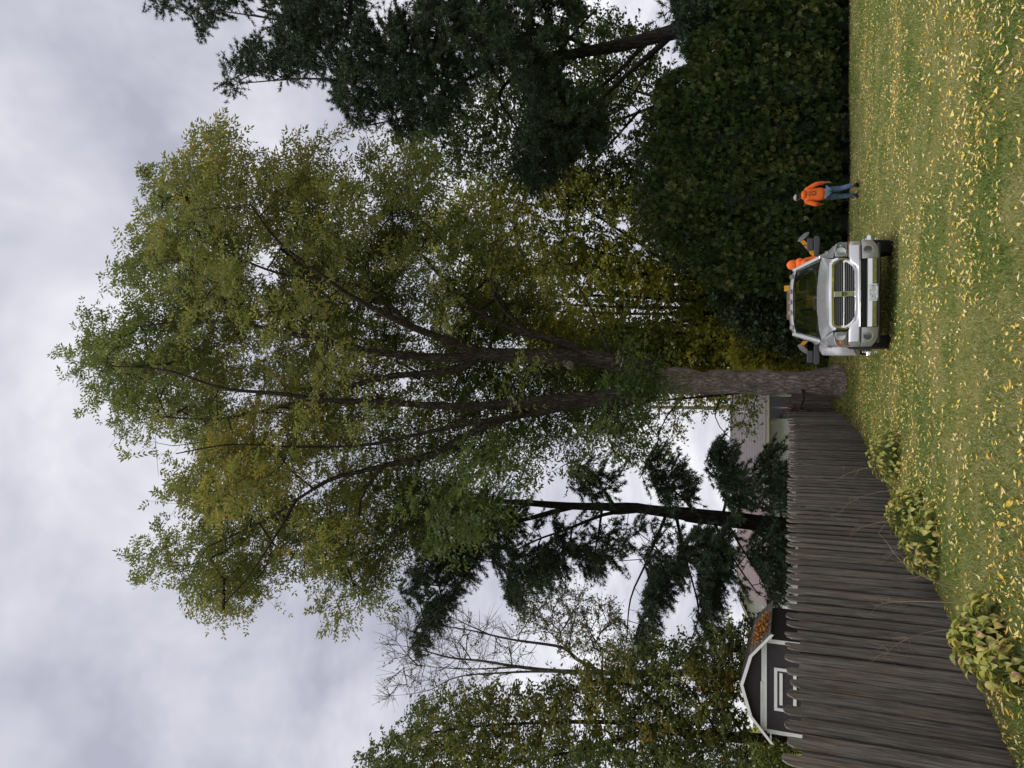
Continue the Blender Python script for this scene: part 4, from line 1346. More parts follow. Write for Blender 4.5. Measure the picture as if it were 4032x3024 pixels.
pine('left_pine', 'tall ragged pine with dark trunk and bare inner limbs standing beyond the fence', (tl[0][0][0], PY2, 0), ll_,
     [(A1, 230, []), (A2, 44, []), (A3, 110, []), (A4, 70, []), (A5, 110, []), (A6, 48, []), (A7, 60, []), (A8, 40, []), (A9, 45, []), (A10, 30, []), (A11, 150, [(1150, 1240, 18), (1250, 1210, 16), (1420, 1200, 14)])], PY2 - .6, 1.5, 33, tuft=10, m=6, ln=.18, wd=.030, spray=1.0, droop=.6, per=5, bands=(52, 1115, .40))

# ---- trees at the left, beyond the shed
LY = 27.5
t0 = stem_limb(1680, 1600, LY, 1330, 1560, .26, .10, 6)
lim = [t0, img_limb([(1500, 1578, LY), (1340, 1470, LY), (1240, 1490, LY - .5), (1180, 1540, LY - 1)], .08, .03), img_limb([(1420, 1570, LY), (1260, 1620, LY), (1080, 1640, LY), (930, 1600, LY)], .1, .03),
       img_limb([(1340, 1560, LY), (1200, 1560, LY - .6), (1020, 1570, LY - 1), (900, 1590, LY - 1.2)], .10, .03), img_limb([(1550, 1585, LY), (1500, 1500, LY - .6), (1450, 1450, LY - 1)], .07, .02)]
leafy('ash_tree', 'full green tree rising behind the shed at the left edge of the view', (t0[0][0][0], LY, 0), lim,
      [(750, 1720), (770, 1650), (820, 1590), (870, 1560), (880, 1510), (940, 1500), (1010, 1480), (1100, 1490), (1180, 1470), (1280, 1430), (1370, 1385), (1500, 1370), (1590, 1350), (1640, 1400), (1620, 1460), (1600, 1530), (1640, 1590), (1690, 1610), (1700, 1720)],
      620, LY, 3.0, M['greenleaf'], (.20, .095), 6, 14, (.62, .25), holes=[(1640, 1500, 22), (1240, 1540, 8)], spray=.9)
BY = 33.0
tb = stem_limb(1560, 1455, BY, 1326, 1454, .20, .16)
lim = [tb, img_limb([(1340, 1454, BY), (1214, 1450, BY), (1125, 1441, BY), (1036, 1427, BY), (969, 1420, BY), (900, 1400, BY)], .16, .03),
       img_limb([(1214, 1450, BY), (1110, 1452, BY), (990, 1462, BY - .5), (930, 1490, BY - .8), (880, 1500, BY - 1)], .08, .015),
       img_limb([(1300, 1453, BY), (1240, 1420, BY - .4), (1214, 1398, BY - .5), (1103, 1381, BY - .8), (1018, 1362, BY - 1), (924, 1347, BY - 1.2)], .11, .02),
       img_limb([(1125, 1441, BY), (1020, 1445, BY + .6), (930, 1440, BY + .8), (870, 1430, BY + 1)], .06, .012),
       img_limb([(1060, 1372, BY - .9), (1000, 1345, BY - 1), (960, 1325, BY - 1), (900, 1290, BY - 1)], .04, .01),
       img_limb([(1250, 1425, BY - .4), (1180, 1360, BY - .6), (1120, 1330, BY - .7)], .05, .015)]
bare = empty('bare_tree', (tb[0][0][0], BY, 0), 0, 'mostly bare tree with a fan of thin grey twigs above the shed', 'tree')
CB, _ = clumps_in([(830, 1370), (850, 1440), (800, 1530), (880, 1500), (960, 1480), (1100, 1470), (1160, 1440), (1140, 1370), (1050, 1330), (960, 1300), (880, 1330)], 150, BY - .3, 1.2, inset=4)
CB2, _ = clumps_in([(1100, 1290), (1120, 1340), (1200, 1400), (1330, 1430), (1420, 1440), (1400, 1380), (1300, 1300), (1200, 1270)], 100, BY - .5, 1.2, inset=4)
twb, tdb = connect(lim, np.vstack([CB, CB2]), r_tip=.015, power=.4)
A_, B_, o_ = twig_sprays(np.vstack([CB, CB2]), tdb, 7, 1.0, rng, droop=-.25, out=1.2)
finish_tree(bare, lim, twb, prism_twigs(A_, B_, .011, .006), M['bark_grey'], 9, .2)
k_ = len(CB) * 7
sel = np.concatenate([np.where(rng.random(k_) < .07)[0], np.arange(k_, len(A_))])
P_ = (A_[sel][:, None] + (B_ - A_)[sel][:, None] * rng.uniform(.2, 1, (len(sel), 8, 1))).reshape(-1, 3) + rng.normal(0, .05, (len(sel) * 8, 3))
V_, F_ = simple_leaves(P_, rng, .15, .075)
crown_obj(bare, V_, F_, np.clip(rng.normal(.7, .15, len(P_)), 0, 1), M['greenleaf'], 'leaves')

# shrubs filling the view low down behind the shed, and a far low wood
lim = [stem_limb(1700, 1420, 30, 1560, 1400, .06, .02), stem_limb(1700, 1390, 30, 1600, 1370, .05, .02)]
leafy('dark_bush', 'dark leafy bush growing just behind the peak of the shed roof', (lim[0][0][0][0], 30, 0), lim,
      [(1480, 1400), (1540, 1350), (1610, 1330), (1700, 1340), (1700, 1480), (1620, 1490), (1540, 1500), (1480, 1480)], 150, 30, 1.2, M['darkleaf'], (.12, .07), 5, 9, (.7, .3), spray=.5, cat='bush', limb_name='stem')
lim = [stem_limb(1720, 1625, 24.5, 1650, 1630, .04, .015)]
leafy('green_bush', 'yellow green bush in the gap between the shed and the left edge', (lim[0][0][0][0], 24.5, 0), lim,
      [(1620, 1610), (1630, 1690), (1720, 1690), (1720, 1605)], 60, 24.5, .6, M['yellowing'], (.11, .07), 5, 9, (.3, .25), spray=.4, cat='bush', inset=4, limb_name='stem')
rw = np.random.default_rng(77)
nW = 16000
ang = rw.uniform(math.radians(-60), math.radians(64), nW)
dist = rw.uniform(85, 125, nW)
hmax = 5.0 + 3.0 * vnoise(np.stack([ang * 9, dist * .05, 0 * ang], 1), 1.0)
Pw = np.stack([np.sin(ang) * dist, np.cos(ang) * dist, hmax * rw.random(nW) ** .7], 1)
V_, F_ = simple_leaves(Pw, rw, 1.0, .8)
o = link('far_wood', np_mesh('far_wood', V_, F_, np.clip(.3 + .5 * vnoise(Pw, .2) + rw.normal(0, .1, nW), 0, 1)), M['yellowing'])
tag(o, 'low far off mass of autumn trees along the horizon', 'wood', kind='stuff')

# ------------------------------------------------------------------ pickup truck, nose towards the camera (local y runs back)
truck = empty('pickup_truck', (1.70, 14.74, -.035), math.radians(-3), 'silver heavy pickup truck with chrome grille parked on the lawn facing the viewer', 'pickup truck')
S = (-1, 1)


def arch(y, yc, r, zc=.40, low=.50):
    d = r * r - (y - yc) ** 2
    return max(low, zc + math.sqrt(d)) if d > 0 else low


# shell: fenders, cab sides and bed sides as one skin per side
for s in S:
    secs = []
    ys = [.16, .22, .34, .46, .52, .60, .75, .95, 1.15, 1.30, 1.42, 1.48, 1.7, 2.4, 3.4, 4.0, 4.1, 4.2, 4.4, 4.62, 4.8, 5.0, 5.1, 5.2, 5.7]
    for y in ys:
        lo = max(arch(y, 1.0, .50), arch(y, 4.55, .52))
        f_ = min(1, max(0, (y - .16) / .35)); 
        ox = .93 + .075 * (f_ ** .5)
        if y < 1.6:
            kx = .70 + (.86 - .70) * min(1, max(0, (y - .2) / 1.25))     # seam with the hood
            kz = 1.115 + (1.27 - 1.115) * min(1, max(0, (y - .2) / 1.25))
            sh = 1.075 + .085 * min(1, (y - .16) / 1.2)
            pts = [(ox - .05, lo), (ox, max(lo + .02, .72)), (ox + .005, max(lo + .05, .95)), (ox - .035, sh), (ox - .12, sh + .025), (kx, kz)]
        else:
            top = 1.29 if y < 4.05 else 1.33
            pts = [(.97, lo), (1.0, max(lo + .02, .75)), (1.005, max(lo + .04, 1.0)), (.985, 1.2), (.95, top - .02), (.90, top)]
        secs.append([(s * x, y, z) for x, z in pts])
    MB().loft(secs, closed=False).build('fender_panel' if False else 'body_side', M['silver'], truck, smooth=True)
# hood with raised centre
hx = np.linspace(-1, 1, 15); hy = [.17, .21, .30, .5, .8, 1.1, 1.35, 1.50]
hv = []
for y in hy:
    q = min(1, max(0, (y - .2) / 1.25))
    kx = .68 + (.86 - .68) * q
    kz = 1.12 + (1.275 - 1.12) * q
    for u in hx:
        dome = .075 * (1 - abs(u) ** 3.0) + .012 * (1 if abs(u) < .42 else 0)
        nose = -.06 * max(0, (.24 - y) / .08)
        hv.append((u * kx, y, kz + dome + nose))
hf = [(i * 15 + j, i * 15 + j + 1, (i + 1) * 15 + j + 1, (i + 1) * 15 + j) for i in range(len(hy) - 1) for j in range(14)]
MB().add(hv, hf).build('hood', M['silver'], truck, smooth=True)
MB().box(-.86, .86, 1.47, 1.66, 1.25, 1.30).build('cowl', M['black'], truck)
# nose panel behind grille and lamps, and upper bumper
MB().box(-.93, .93, .20, .45, .55, 1.08).build('radiator_support', M['black'], truck)
bw = []
for u in np.linspace(-1, 1, 21):
    x = u * 1.0
    bow = .10 * (1 - abs(u) ** 2.4)
    zt = .86 if abs(x) > .62 else .86 - .13 * min(1, (.62 - abs(x)) / .14)
    ed = .16 if abs(u) > .97 else 0
    bw.append([(x, .16 - bow + ed, zt), (x, .08 - bow + ed, zt - .015), (x, .05 - bow + ed, zt - .06 if zt > .8 else .70), (x, .04 - bow + ed, .685), (x, .07 - bow + ed, .655), (x, .16 - bow + ed, .645)])
MB().loft(bw, closed=False).build('bumper_cover', M['silver'], truck, smooth=True)
for s in S:      # bumper corners with the fog lamps
    cs = []
    for u in np.linspace(.64, 1.0, 9):
        bow = .10 * (1 - u ** 2.4); ed = .10 * max(0, (u - .9) / .1) ** 1.5
        zb = .36 + .10 * max(0, (u - .8) / .2) ** 1.6
        cs.append([(s * u, .16 + ed, .64), (s * u, .06 - bow + ed, .635), (s * u, .05 - bow + ed, .60), (s * u, .045 - bow + ed, zb + .07), (s * u, .07 - bow + ed, zb), (s * u, .2 + ed, zb)])
    MB().loft(cs, closed=False).build('bumper_corner', M['silver_dull'], truck, smooth=True)
    fx = s * .80
    fy = .05 - .10 * (1 - .80 ** 2.4)
    ring = MB()
    secs = [[(fx + r_ * math.cos(a), fy + dy, .53 + r_ * math.sin(a)) for a in np.linspace(0, 2 * PI, 20, endpoint=False)] for r_, dy in ((.098, .0), (.098, -.012), (.075, -.012), (.068, .01))]
    ring.loft(secs, True, False)
    fo = ring.build('fog_lamp', M['silver_dull'], truck, smooth=True)
    MB().cyl((fx, fy + .005, .53), (fx, fy - .004, .53), .069, 20).build('bowl', M['bulb_dark'], fo)
    MB().cyl((fx, fy - .005, .53), (fx, fy - .012, .53), .066, 20).build('lens', M['lamp_clear'], fo)
cb = []
for u in np.linspace(-1, 1, 13):
    x = u * .63; bow = .10 * (1 - abs(x) ** 2.4)
    cb.append([(x, .12 - bow, .565), (x, .03 - bow, .555), (x, .01 - bow, .54), (x, .0 - bow, .47), (x, .012 - bow, .462), (x, .0 - bow, .455), (x, .01 - bow, .40), (x, .04 - bow, .375), (x, .14 - bow, .37)])
MB().loft(cb, closed=False).build('chrome_bumper', M['chrome_dull'], truck, smooth=True)
MB().box(-.66, .66, .10, .2, .36, .66).build('bumper_opening', M['black'], truck)
for zz in (.59, .615):
    MB().box(-.62, .62, .06, .075, zz, zz + .006).build('mesh_bar', M['mirror_grey'], truck)
val = []
for u in np.linspace(-1, 1, 13):
    bow = .10 * (1 - abs(u * .9) ** 2.4)
    val.append([(u * .93, .06 - bow + .06 * abs(u) ** 4, .372), (u * .93, .05 - bow + .06 * abs(u) ** 4, .345), (u * .90, .12 - bow, .315), (u * .9, .25, .315)])
MB().loft(val, closed=False).build('air_dam', M['mirror_grey'], truck, smooth=True)

# grille
M['satin'] = principled('satin_metal', (.30, .30, .31), .42, metal=.7)
def ring_plate(mb, outer, inner, y0, y1, fwd=-.02):
    n = len(outer)
    secs = [[(x, y1, z) for x, z in outer], [(x, y0, z) for x, z in outer], [(x * .5 + a * .5, y0 + fwd, z * .5 + b * .5) for (x, z), (a, b) in zip(outer, inner)], [(x, y0 + .006, z) for x, z in inner], [(x, y1, z) for x, z in inner]]
    return mb.loft(secs, True, False)


def sym(pts): return [(-x, z) for x, z in pts] + [(x, z) for x, z in pts[::-1]]


g_out = sym([(.0, .725), (.46, .73), (.60, .79), (.675, .90), (.685, 1.07), (.655, 1.14), (.585, 1.19), (.0, 1.20)][0:8])
g_in = sym([(.0, .765), (.42, .768), (.53, .81), (.595, .89), (.60, 1.04), (.58, 1.085), (.55, 1.10), (.0, 1.105)])
gr_ = ring_plate(MB(), g_out, g_in, .045, .19).build('grille', M['chrome'], truck, smooth=True)
MB().prism(g_in, .17, .18, 'y').build('grille_core', M['black'], gr_)
for half in (0, 1):
    z0, z1 = ((.775, .905), (.955, 1.085))[half]
    for k in range(4):
        z = z0 + (z1 - z0) * (k + .5) / 4
        hwid = np.interp(z, [.768, .81, .89, 1.04, 1.085, 1.1], [.42, .53, .595, .60, .58, .55]) - .005
        for s in S:
            MB().box(*sorted((s * .062, s * hwid)), .08, .105, z - .0045, z + .0045).build('grille_bar', M['satin'], gr_)
MB().cyl((-.598, .075, .932), (.598, .075, .932), .016, 12).build('cross_bar', M['chrome'], gr_, smooth=True)
MB().box(-.055, .055, .045, .105, .768, 1.104).build('cross_bar', M['chrome_dull'], gr_, bevel=.008)
sh = [(-.042, .985), (.042, .985), (.047, .93), (.028, .88), (0, .86), (-.028, .88), (-.047, .93)]
em = MB().prism(sh, .028, .046, 'y').build('emblem', M['chrome'], gr_)
MB().prism([(x * .82, .925 + (z - .925) * .82) for x, z in sh], .0245, .0275, 'y').build('emblem_field', M['black'], em)
lob = MB()
for lx_, lz_ in ((-.017, .93), (.017, .93), (0, .90)):
    lob.cyl((lx_, .024, lz_), (lx_, .018, lz_), .0125, 10)
lob.build('emblem_relief', M['chrome'], em)

# headlamps
for s in S:
    def hb(y, grow=0):
        P_ = [(.71, .872), (.985, .872), (.99, 1.00), (.955, 1.075), (.85, 1.095), (.72, 1.085)]
        cx_, cz_ = .85, .98
        return [(s * (cx_ + (x - cx_) * (1 + grow)), y + .10 * max(0, (x - .86)) / .13, cz_ + (z - cz_) * (1 + grow)) for x, z in P_]
    hl = MB().loft([hb(.20), hb(.09, -.01), hb(.075, -.06)], True, True).build('headlight', M['reflector'], truck, bevel=.004)
    for cx_, cz_, r_, mt_ in ((.795, .985, .083, 'reflector'), (.915, .992, .072, 'amber_bowl' if s < 0 else 'bulb_dark')):
        yy = .072 + (.03 if cx_ > .9 else 0)
        sec = [[(s * cx_ + q * math.cos(a), yy + dy, cz_ + q * math.sin(a)) for a in np.linspace(0, 2 * PI, 20, endpoint=False)] for q, dy in ((r_, .0), (r_, -.012), (r_ * .93, -.014), (r_ * .85, .005), (r_ * .45, .035), (.014, .038))]
        MB().loft(sec, True, True).build('lamp_bowl', M[mt_], hl, smooth=True)
        MB().cyl((s * cx_, yy + .03, cz_), (s * cx_, yy - .004, cz_), .012, 10).build('bulb', M['plate'], hl)
    MB().loft([hb(.062, -.02), hb(.048, -.08)], True, True).build('lens', M['lamp_clear'], hl, smooth=True)
    P_ = [(.70, .825), (.99, .825), (.99, .866), (.70, .866)]
    am = MB().loft([[(s * x, .17 + (.08 if x > .9 else 0), z) for x, z in P_], [(s * x, .075 + (.09 if x > .9 else 0), z) for x, z in P_]], True, True).build('turn_signal', M['amber'], truck, bevel=.005)

# licence plate
pl = MB().box(-.155, .155, -.112, -.106, .372, .525).build('licence_plate', M['plate'], truck, bevel=.004)


def text(body, size, x, z, y, mat, parent, sx=1.0):
    c = bpy.data.curves.new('lettering', 'FONT')
    c.body = body; c.size = size; c.align_x = 'CENTER'; c.align_y = 'CENTER'; c.extrude = .0008
    o_ = bpy.data.objects.new('lettering', c)
    COL.objects.link(o_)
    dg = bpy.context.evaluated_depsgraph_get()
    me = bpy.data.meshes.new_from_object(o_.evaluated_get(dg))
    bpy.data.objects.remove(o_)
    me.materials.clear(); me.materials.append(mat)
    o2 = link('lettering', me, None, parent)
    o2.rotation_euler = (PI / 2, 0, 0); o2.scale = (sx, 1, 1); o2.location = (x, y, z)
    return o2


text('LZC', .088, -.078, .446, -.1135, M['plate_ink'], pl, .72)
text('1318', .088, .072, .446, -.1135, M['plate_ink'], pl, .72)
text('NEW YORK', .024, 0, .503, -.1135, M['plate_blue'], pl)
text('EMPIRE STATE', .014, 0, .388, -.1135, M['plate_blue'], pl)
MB().prism([(-.012, .44), (.004, .44), (.006, .456), (-.002, .45)], -.1142, -.1128, 'y').build('state_mark', M['plate_ink'], pl)
for s in S:
    MB().prism([(s * .15, .377), (s * .10, .377), (s * .125, .40), (s * .15, .395)], -.1140, -.1125, 'y').build('plate_art', M['plate_blue'], pl)
for x in (-.13, .13):
    MB().cyl((x, -.111, .512), (x, -.116, .512), .006, 8).build('plate_bolt', M['plate_ink'], pl)

# cab: roof, pillars, glass
ZB, ZT = 1.31, 1.865
FB, FT = 1.56, 2.22          # windscreen foot and head
RB, RT = 3.92, 3.70


def cabx(z): return .885 + (.70 - .885) * (z - ZB) / (ZT - ZB)


rv = []
us = np.linspace(-1, 1, 11)
for y, zz, wx in ((2.16, ZT - .035, .70), (2.2, ZT, .705), (2.30, ZT + .028, .70), (2.8, ZT + .045, .70), (3.4, ZT + .04, .70), (3.66, ZT + .015, .70), (3.74, ZT - .04, .70)):
    for u in us:
        rv.append((u * wx, y + (.0 if abs(u) < .9 else .02), zz - .075 * abs(u) ** 3.5))
MB().add(rv, [(i * 11 + j, i * 11 + j + 1, (i + 1) * 11 + j + 1, (i + 1) * 11 + j) for i in range(6) for j in range(10)]).build('roof', M['silver'], truck, smooth=True)
MB().box(-.68, .68, 2.25, 3.68, ZT - .10, ZT - .085).build('headliner', M['cabin'], truck)
for s in S:
    rail_z = ZT - .06
    for nm, a, b, wd in (('a_pillar', (s * .885, FB - .06, ZB - .03), (s * .705, FT, rail_z), .075), ('b_pillar', (s * .885, 2.86, ZB), (s * .71, 2.80, rail_z), .10), ('rear_pillar', (s * .885, RB, ZB), (s * .71, RT - .05, rail_z), .16)):
        MB().bar(a, b, wd, .06, up=(s, 0, .3)).build(nm, M['silver'], truck, bevel=.012)
    MB().bar((s * .708, FT - .05, rail_z - .0), (s * .708, RT, rail_z), .06, .06).build('roof_rail', M['silver'], truck, bevel=.012)
    for ya, yb, yc, yd in ((FB + .12, 2.80, FT + .06, 2.74), (2.92, RB - .09, 2.86, RT - .13)):
        V4 = [(s * .872, ya, ZB - .005), (s * .872, yb, ZB - .005), (s * .722, yd, rail_z - .03), (s * .722, yc, rail_z - .03)]
        MB().add(V4 + [(x - s * .006, y, z) for x, y, z in V4], [(0, 1, 2, 3), (7, 6, 5, 4), (0, 4, 5, 1), (1, 5, 6, 2), (2, 6, 7, 3), (3, 7, 4, 0)]).build('side_window', M['car_glass'], truck)
    for ya, yb in ((1.66, 2.88), (2.90, 3.98)):
        dr = MB().box(*sorted((s * 1.006, s * 1.014)), ya, yb, .55, 1.20).build('door', M['silver'], truck, bevel=.004)
        MB().box(*sorted((s * 1.016, s * 1.04)), yb - .26, yb - .08, 1.02, 1.06).build('handle', M['silver_dull'], dr, bevel=.006)
ws = []
for t in np.linspace(0, 1, 6):
    z = ZB - .02 + (ZT - .045 - ZB + .02) * t; y = FB - .08 + (FT - FB + .05) * t
    wx = .845 + (.672 - .845) * t
    ws.append([(u * wx, y + .10 * u * u - .02, z) for u in np.linspace(-1, 1, 11)])
MB().loft(ws, closed=False).build('windshield', M['windscreen'], truck, smooth=True)
wsf = MB()
for s in S:
    wsf.bar((s * .855, FB + .0, ZB - .025), (s * .685, FT + .06, ZT - .06), .03, .02, up=(s, 0, .3))
wsf.bar((-.68, FT + .035, ZT - .045), (.68, FT + .035, ZT - .045), .03, .02)
wsf.build('windshield_seal', M['black'], truck)
V4 = [(-.80, RB - .02, ZB + .05), (.80, RB - .02, ZB + .05), (.66, RT - .03, ZT - .09), (-.66, RT - .03, ZT - .09)]
MB().add(V4, [(0, 1, 2, 3)]).build('rear_window', M['car_glass'], truck)
MB().box(-.9, .9, RB, RB + .04, .6, ZB + .05).build('cab_back', M['silver'], truck)
for s in S:
    seat = MB().box(s * .42 - .26, s * .42 + .26, 2.45, 2.98, .75, .98).build('seat', M['cabin'], truck, bevel=.05)
    MB().box(s * .42 - .25, s * .42 + .25, 2.95, 3.10, .95, 1.50).build('backrest', M['cabin'], seat, bevel=.05)
    MB().box(s * .42 - .13, s * .42 + .13, 3.0, 3.08, 1.53, 1.70).build('headrest', M['cabin'], seat, bevel=.03)
MB().box(-.82, .82, 1.66, 1.98, .85, 1.285).build('dashboard', M['cabin'], truck, bevel=.03)
stw = MB()
stc = Vector((.42, 2.05, 1.22)); 
ringp = [stc + Vector((.19 * math.cos(a), .07 * math.sin(a), .18 * math.sin(a))) for a in np.linspace(0, 2 * PI, 21)]
for a, b in zip(ringp[:-1], ringp[1:]): stw.bar(a, b, .03, .03)
stw.bar(stc + Vector((-.18, 0, 0)), stc + Vector((.18, 0, 0)), .04, .03)
stw.build('steering_wheel', M['cabin'], truck)
MB().box(-.11, .11, 2.24, 2.27, 1.70, 1.77).build('rearview_mirror', M['black'], truck, bevel=.012)
M['amber_dark'] = principled('dark_amber', (.06, .04, .03), .25)
# wipers, roof lamps
for x0, x1 in ((.10, .66), (-.70, -.12)):
    wp = MB().bar((x0, 1.50, 1.325), (x1, 1.56, 1.40 if x1 > 0 else 1.345), .014, .02).build('wiper', M['black'], truck)
    MB().bar((x0 + .02, 1.53, 1.36), ((x0 + x1) / 2, 1.50, 1.33), .02, .015).build('wiper_arm', M['black'], wp)
for x in (-.56, -.235, 0, .235, .56):
    zz = ZT + .036 - .075 * (abs(x) / .7) ** 3.5
    MB().loft([[(x - .05, 2.16, zz - .045), (x + .05, 2.16, zz - .045), (x + .042, 2.22, zz + .03), (x - .042, 2.22, zz + .03)], [(x - .045, 2.42, zz), (x + .045, 2.42, zz), (x + .035, 2.40, zz + .03), (x - .035, 2.40, zz + .03)]]).build('roof_marker', M['amber_dark'], truck, bevel=.006)
# towing mirrors
for s in S:
    mir = MB().loft([[(s * x, 1.93 + dy, z) for x, z in ((.93, 1.31), (1.30, 1.285), (1.38, 1.31), (1.385, 1.38), (1.33, 1.415), (.97, 1.405))] for dy in (-.05, .0, .09)], True, True).build('mirror', M['mirror_grey'], truck, bevel=.018)
    MB().box(*sorted((s * 1.08, s * 1.34)), 1.89, 2.02, 1.42, 1.545).build('mirror_head', M['mirror_grey'], mir, bevel=.022)
    MB().box(*sorted((s * 1.10, s * 1.32)), 2.021, 2.026, 1.435, 1.53).build('mirror_glass', M['chrome'], mir)

# wheels
def wheel(x, y, dual=False, front=False, s=1):
    t = MB()
    prof_ = [(-.135, .24), (-.135, .36), (-.11, .395), (0, .405), (.11, .395), (.135, .36), (.135, .24), (.10, .225), (-.10, .225)]
    n = 36
    secs = [[(x + px_, y + r_ * math.cos(a), .405 + r_ * math.sin(a)) for px_, r_ in prof_] for a in np.linspace(0, 2 * PI, n, endpoint=False)]
    secs.append(secs[0])
    t.loft(secs, True, False)
    wh = empty('wheel', (0, 0, 0)); wh.parent = truck
    t.build('tyre', M['rubber'], wh, smooth=True)
    tr_ = MB()
    for k in range(n):
        a = 2 * PI * k / n
        d = Vector((0, math.cos(a), math.sin(a))); c_ = Vector((x, y, .405)) + d * .402
        tr_.bar(c_ + Vector((-.11, 0, 0)), c_ + Vector((-.01, 0, 0)), .03, .018, up=d)
        tr_.bar(c_ + Vector((.01, 0, 0)) + d.cross(Vector((1, 0, 0))) * .035, c_ + Vector((.11, 0, 0)) + d.cross(Vector((1, 0, 0))) * .035, .03, .018, up=d)
    tr_.build('tread', M['rubber'], wh)
    r_ = MB()
    o_ = .10 * s
    prof2 = [(o_ * .2, .225), (o_ * 1.2, .235), (o_ * 1.35, .215), (o_ * (1.7 if front else .2), .16), (o_ * (2.0 if front else .3), .09), (o_ * (2.6 if front else .9), .085), (o_ * (2.7 if front else 1.0), .0)]
    secs = [[(x + px_, y + q * math.cos(a), .405 + q * math.sin(a)) for px_, q in prof2] for a in np.linspace(0, 2 * PI, 25)]
    r_.loft(secs, False, False)
    r_.build('rim', M['chrome'], wh, smooth=True)
    lug = MB()
    for k in range(8):
        a = 2 * PI * k / 8
        b_ = Vector((x + o_ * (1.75 if front else .4), y + .125 * math.cos(a), .405 + .125 * math.sin(a)))
        lug.cyl(b_, b_ + Vector((.035 * s, 0, 0)), .013, 8)
    lug.build('lug_nut', M['chrome'], wh)
    return wh


for s in S:
    wheel(s * .92, 1.0, front=True, s=s)
    wheel(s * .80, 4.55, s=s)
    wheel(s * 1.09, 4.55, s=s)
    # wide rear fender over the twin wheels
    secs = []
    for a in np.linspace(0, PI, 15):
        yy, zz = 4.55 + .66 * math.cos(a), .46 + .72 * math.sin(a) ** .8
        secs.append([(s * .99, yy + .12 * math.cos(a), zz + .05), (s * 1.10, yy + .06 * math.cos(a), zz + .03), (s * 1.205, yy, zz - .03), (s * 1.225, yy, zz - .09), (s * 1.21, yy * 1 - .05 * math.cos(a), zz - .12), (s * .99, yy - .06 * math.cos(a), zz - .11)])
    MB().loft(secs, True, True).build('rear_fender', M['silver'], truck, smooth=True)
    MB().box(*sorted((s * .80, s * 1.22)), 5.32, 5.33, .16, .66).build('mud_flap', M['black'], truck)
    MB().box(*sorted((s * .93, s * 1.10)), 1.75, 3.95, .40, .45).build('running_board', M['black'], truck, bevel=.012)
und = MB()
und.cyl((-.75, 1.0, .42), (.75, 1.0, .42), .07, 12).cyl((-1.0, 4.55, .42), (1.0, 4.55, .42), .08, 12)
und.cyl((.15, .85, .42), (.15, 1.15, .40), .16, 12)
for s in S: und.box(*sorted((s * .40, s * .48)), .25, 5.6, .48, .62)
und.box(-.4, .4, .5, 1.5, .5, .9).box(-.8, .8, 1.6, 4.0, .48, .56).box(-.45, .45, 1.8, 3.4, .40, .50)
und.build('chassis', M['black'], truck)
bed = MB().box(-.95, .95, 3.97, 5.72, .80, .84).box(-.95, .95, 3.97, 4.0, .84, 1.30)
bed.build('bed', M['silver_dull'], truck)
MB().box(-.95, .95, 5.66, 5.72, .84, 1.30).build('tailgate', M['silver'], truck, bevel=.008)

# ------------------------------------------------------------------ yellow towable lift behind the truck
LYD = 22.0
lift = empty('towable_lift', (2.60, LYD, 0), math.radians(-3), 'yellow towable boom lift with raised outrigger arms standing behind the truck', 'boom lift')
fr = MB()
fr.box(-.45, .45, -.9, 1.6, .55, .68).bar((-.4, -.8, .6), (0, -2.0, .55), .08, .1).bar((.4, -.8, .6), (0, -2.0, .55), .08, .1)
fr.build('frame', M['yellow'], lift)
MB().box(-.40, .25, -.55, .25, .68, 1.42).build('power_box', M['yellow'], lift, bevel=.02)
MB().box(-.02, .32, -.62, -.555, 1.12, 1.5).build('control_panel', principled('panel_violet', (.08, .07, .19), .5), lift, bevel=.01)
MB().cyl((.2, .4, .68), (.2, .4, 1.7), .16, 14).build('mast', M['yellow'], lift)
bm_ = MB().bar((.2, 1.4, 1.80), (.12, -.6, 1.93), .16, .16).build('boom', M['yellow'], lift, bevel=.012)
MB().box(-.75, .0, -.72, -.3, 1.72, 1.94).build('basket_floor', principled('basket_tan', (.22, .15, .09), .8), bm_, bevel=.01)
MB().box(-.35, .35, -.70, -.66, 1.02, 1.05).build('guard_rail', M['yellow'], lift)
for s in (-1, 1):
    arm = MB().bar((s * .55, .1, .72), (s * 1.18, .0, 1.30), .13, .13).bar((s * 1.15, .0, 1.27), (s * 1.52, -.05, 1.56), .15, .11)
    a_o = arm.build('outrigger', M['yellow'], lift, bevel=.008)
    for u in (.25, .6):
        c_ = Vector((s * (1.18 + .34 * u), -.075, 1.30 + .26 * u))
        MB().box(c_.x - .05, c_.x + .05, c_.y - .03, c_.y - .012, c_.z - .05, c_.z + .05).build('bracket', M['steel'], a_o)
    ctr = Vector((s * 1.60, -.05, 1.50)); dn = Vector((s * .75, -.25, -.6)).normalized()
    # the round foot pad hangs edge-on from the arm's end
    axs = Vector((s * .75, -.50, .62)).normalized()
    u_ = Vector((s * .62, .1, -.78)); u_ = (u_ - axs * u_.dot(axs)).normalized(); v_ = axs.cross(u_)
    secs = []
    for q, h_ in ((.02, -.05), (.15, -.03), (.18, 0), (.15, .025), (.02, .03)):
        secs.append([ctr + axs * h_ + u_ * (q * 1.1 * math.cos(a)) + v_ * (q * math.sin(a) * .75) for a in np.linspace(0, 2 * PI, 20, endpoint=False)])
    MB().loft(secs).build('foot_pad', M['pad_grey'], a_o, smooth=True)
    MB().cyl(ctr, Vector((s * 1.48, -.05, 1.55)), .045, 10).build('foot_pin', M['steel'], a_o)
    wl = empty('wheel'); wl.parent = lift
    MB().cyl((s * .72, .5, .34), (s * .92, .5, .34), .34, 24).build('tyre', M['rubber'], wl, bevel=.03)
    MB().cyl((s * .925, .5, .34), (s * .94, .5, .34), .19, 16).build('rim', M['reflector'], wl)

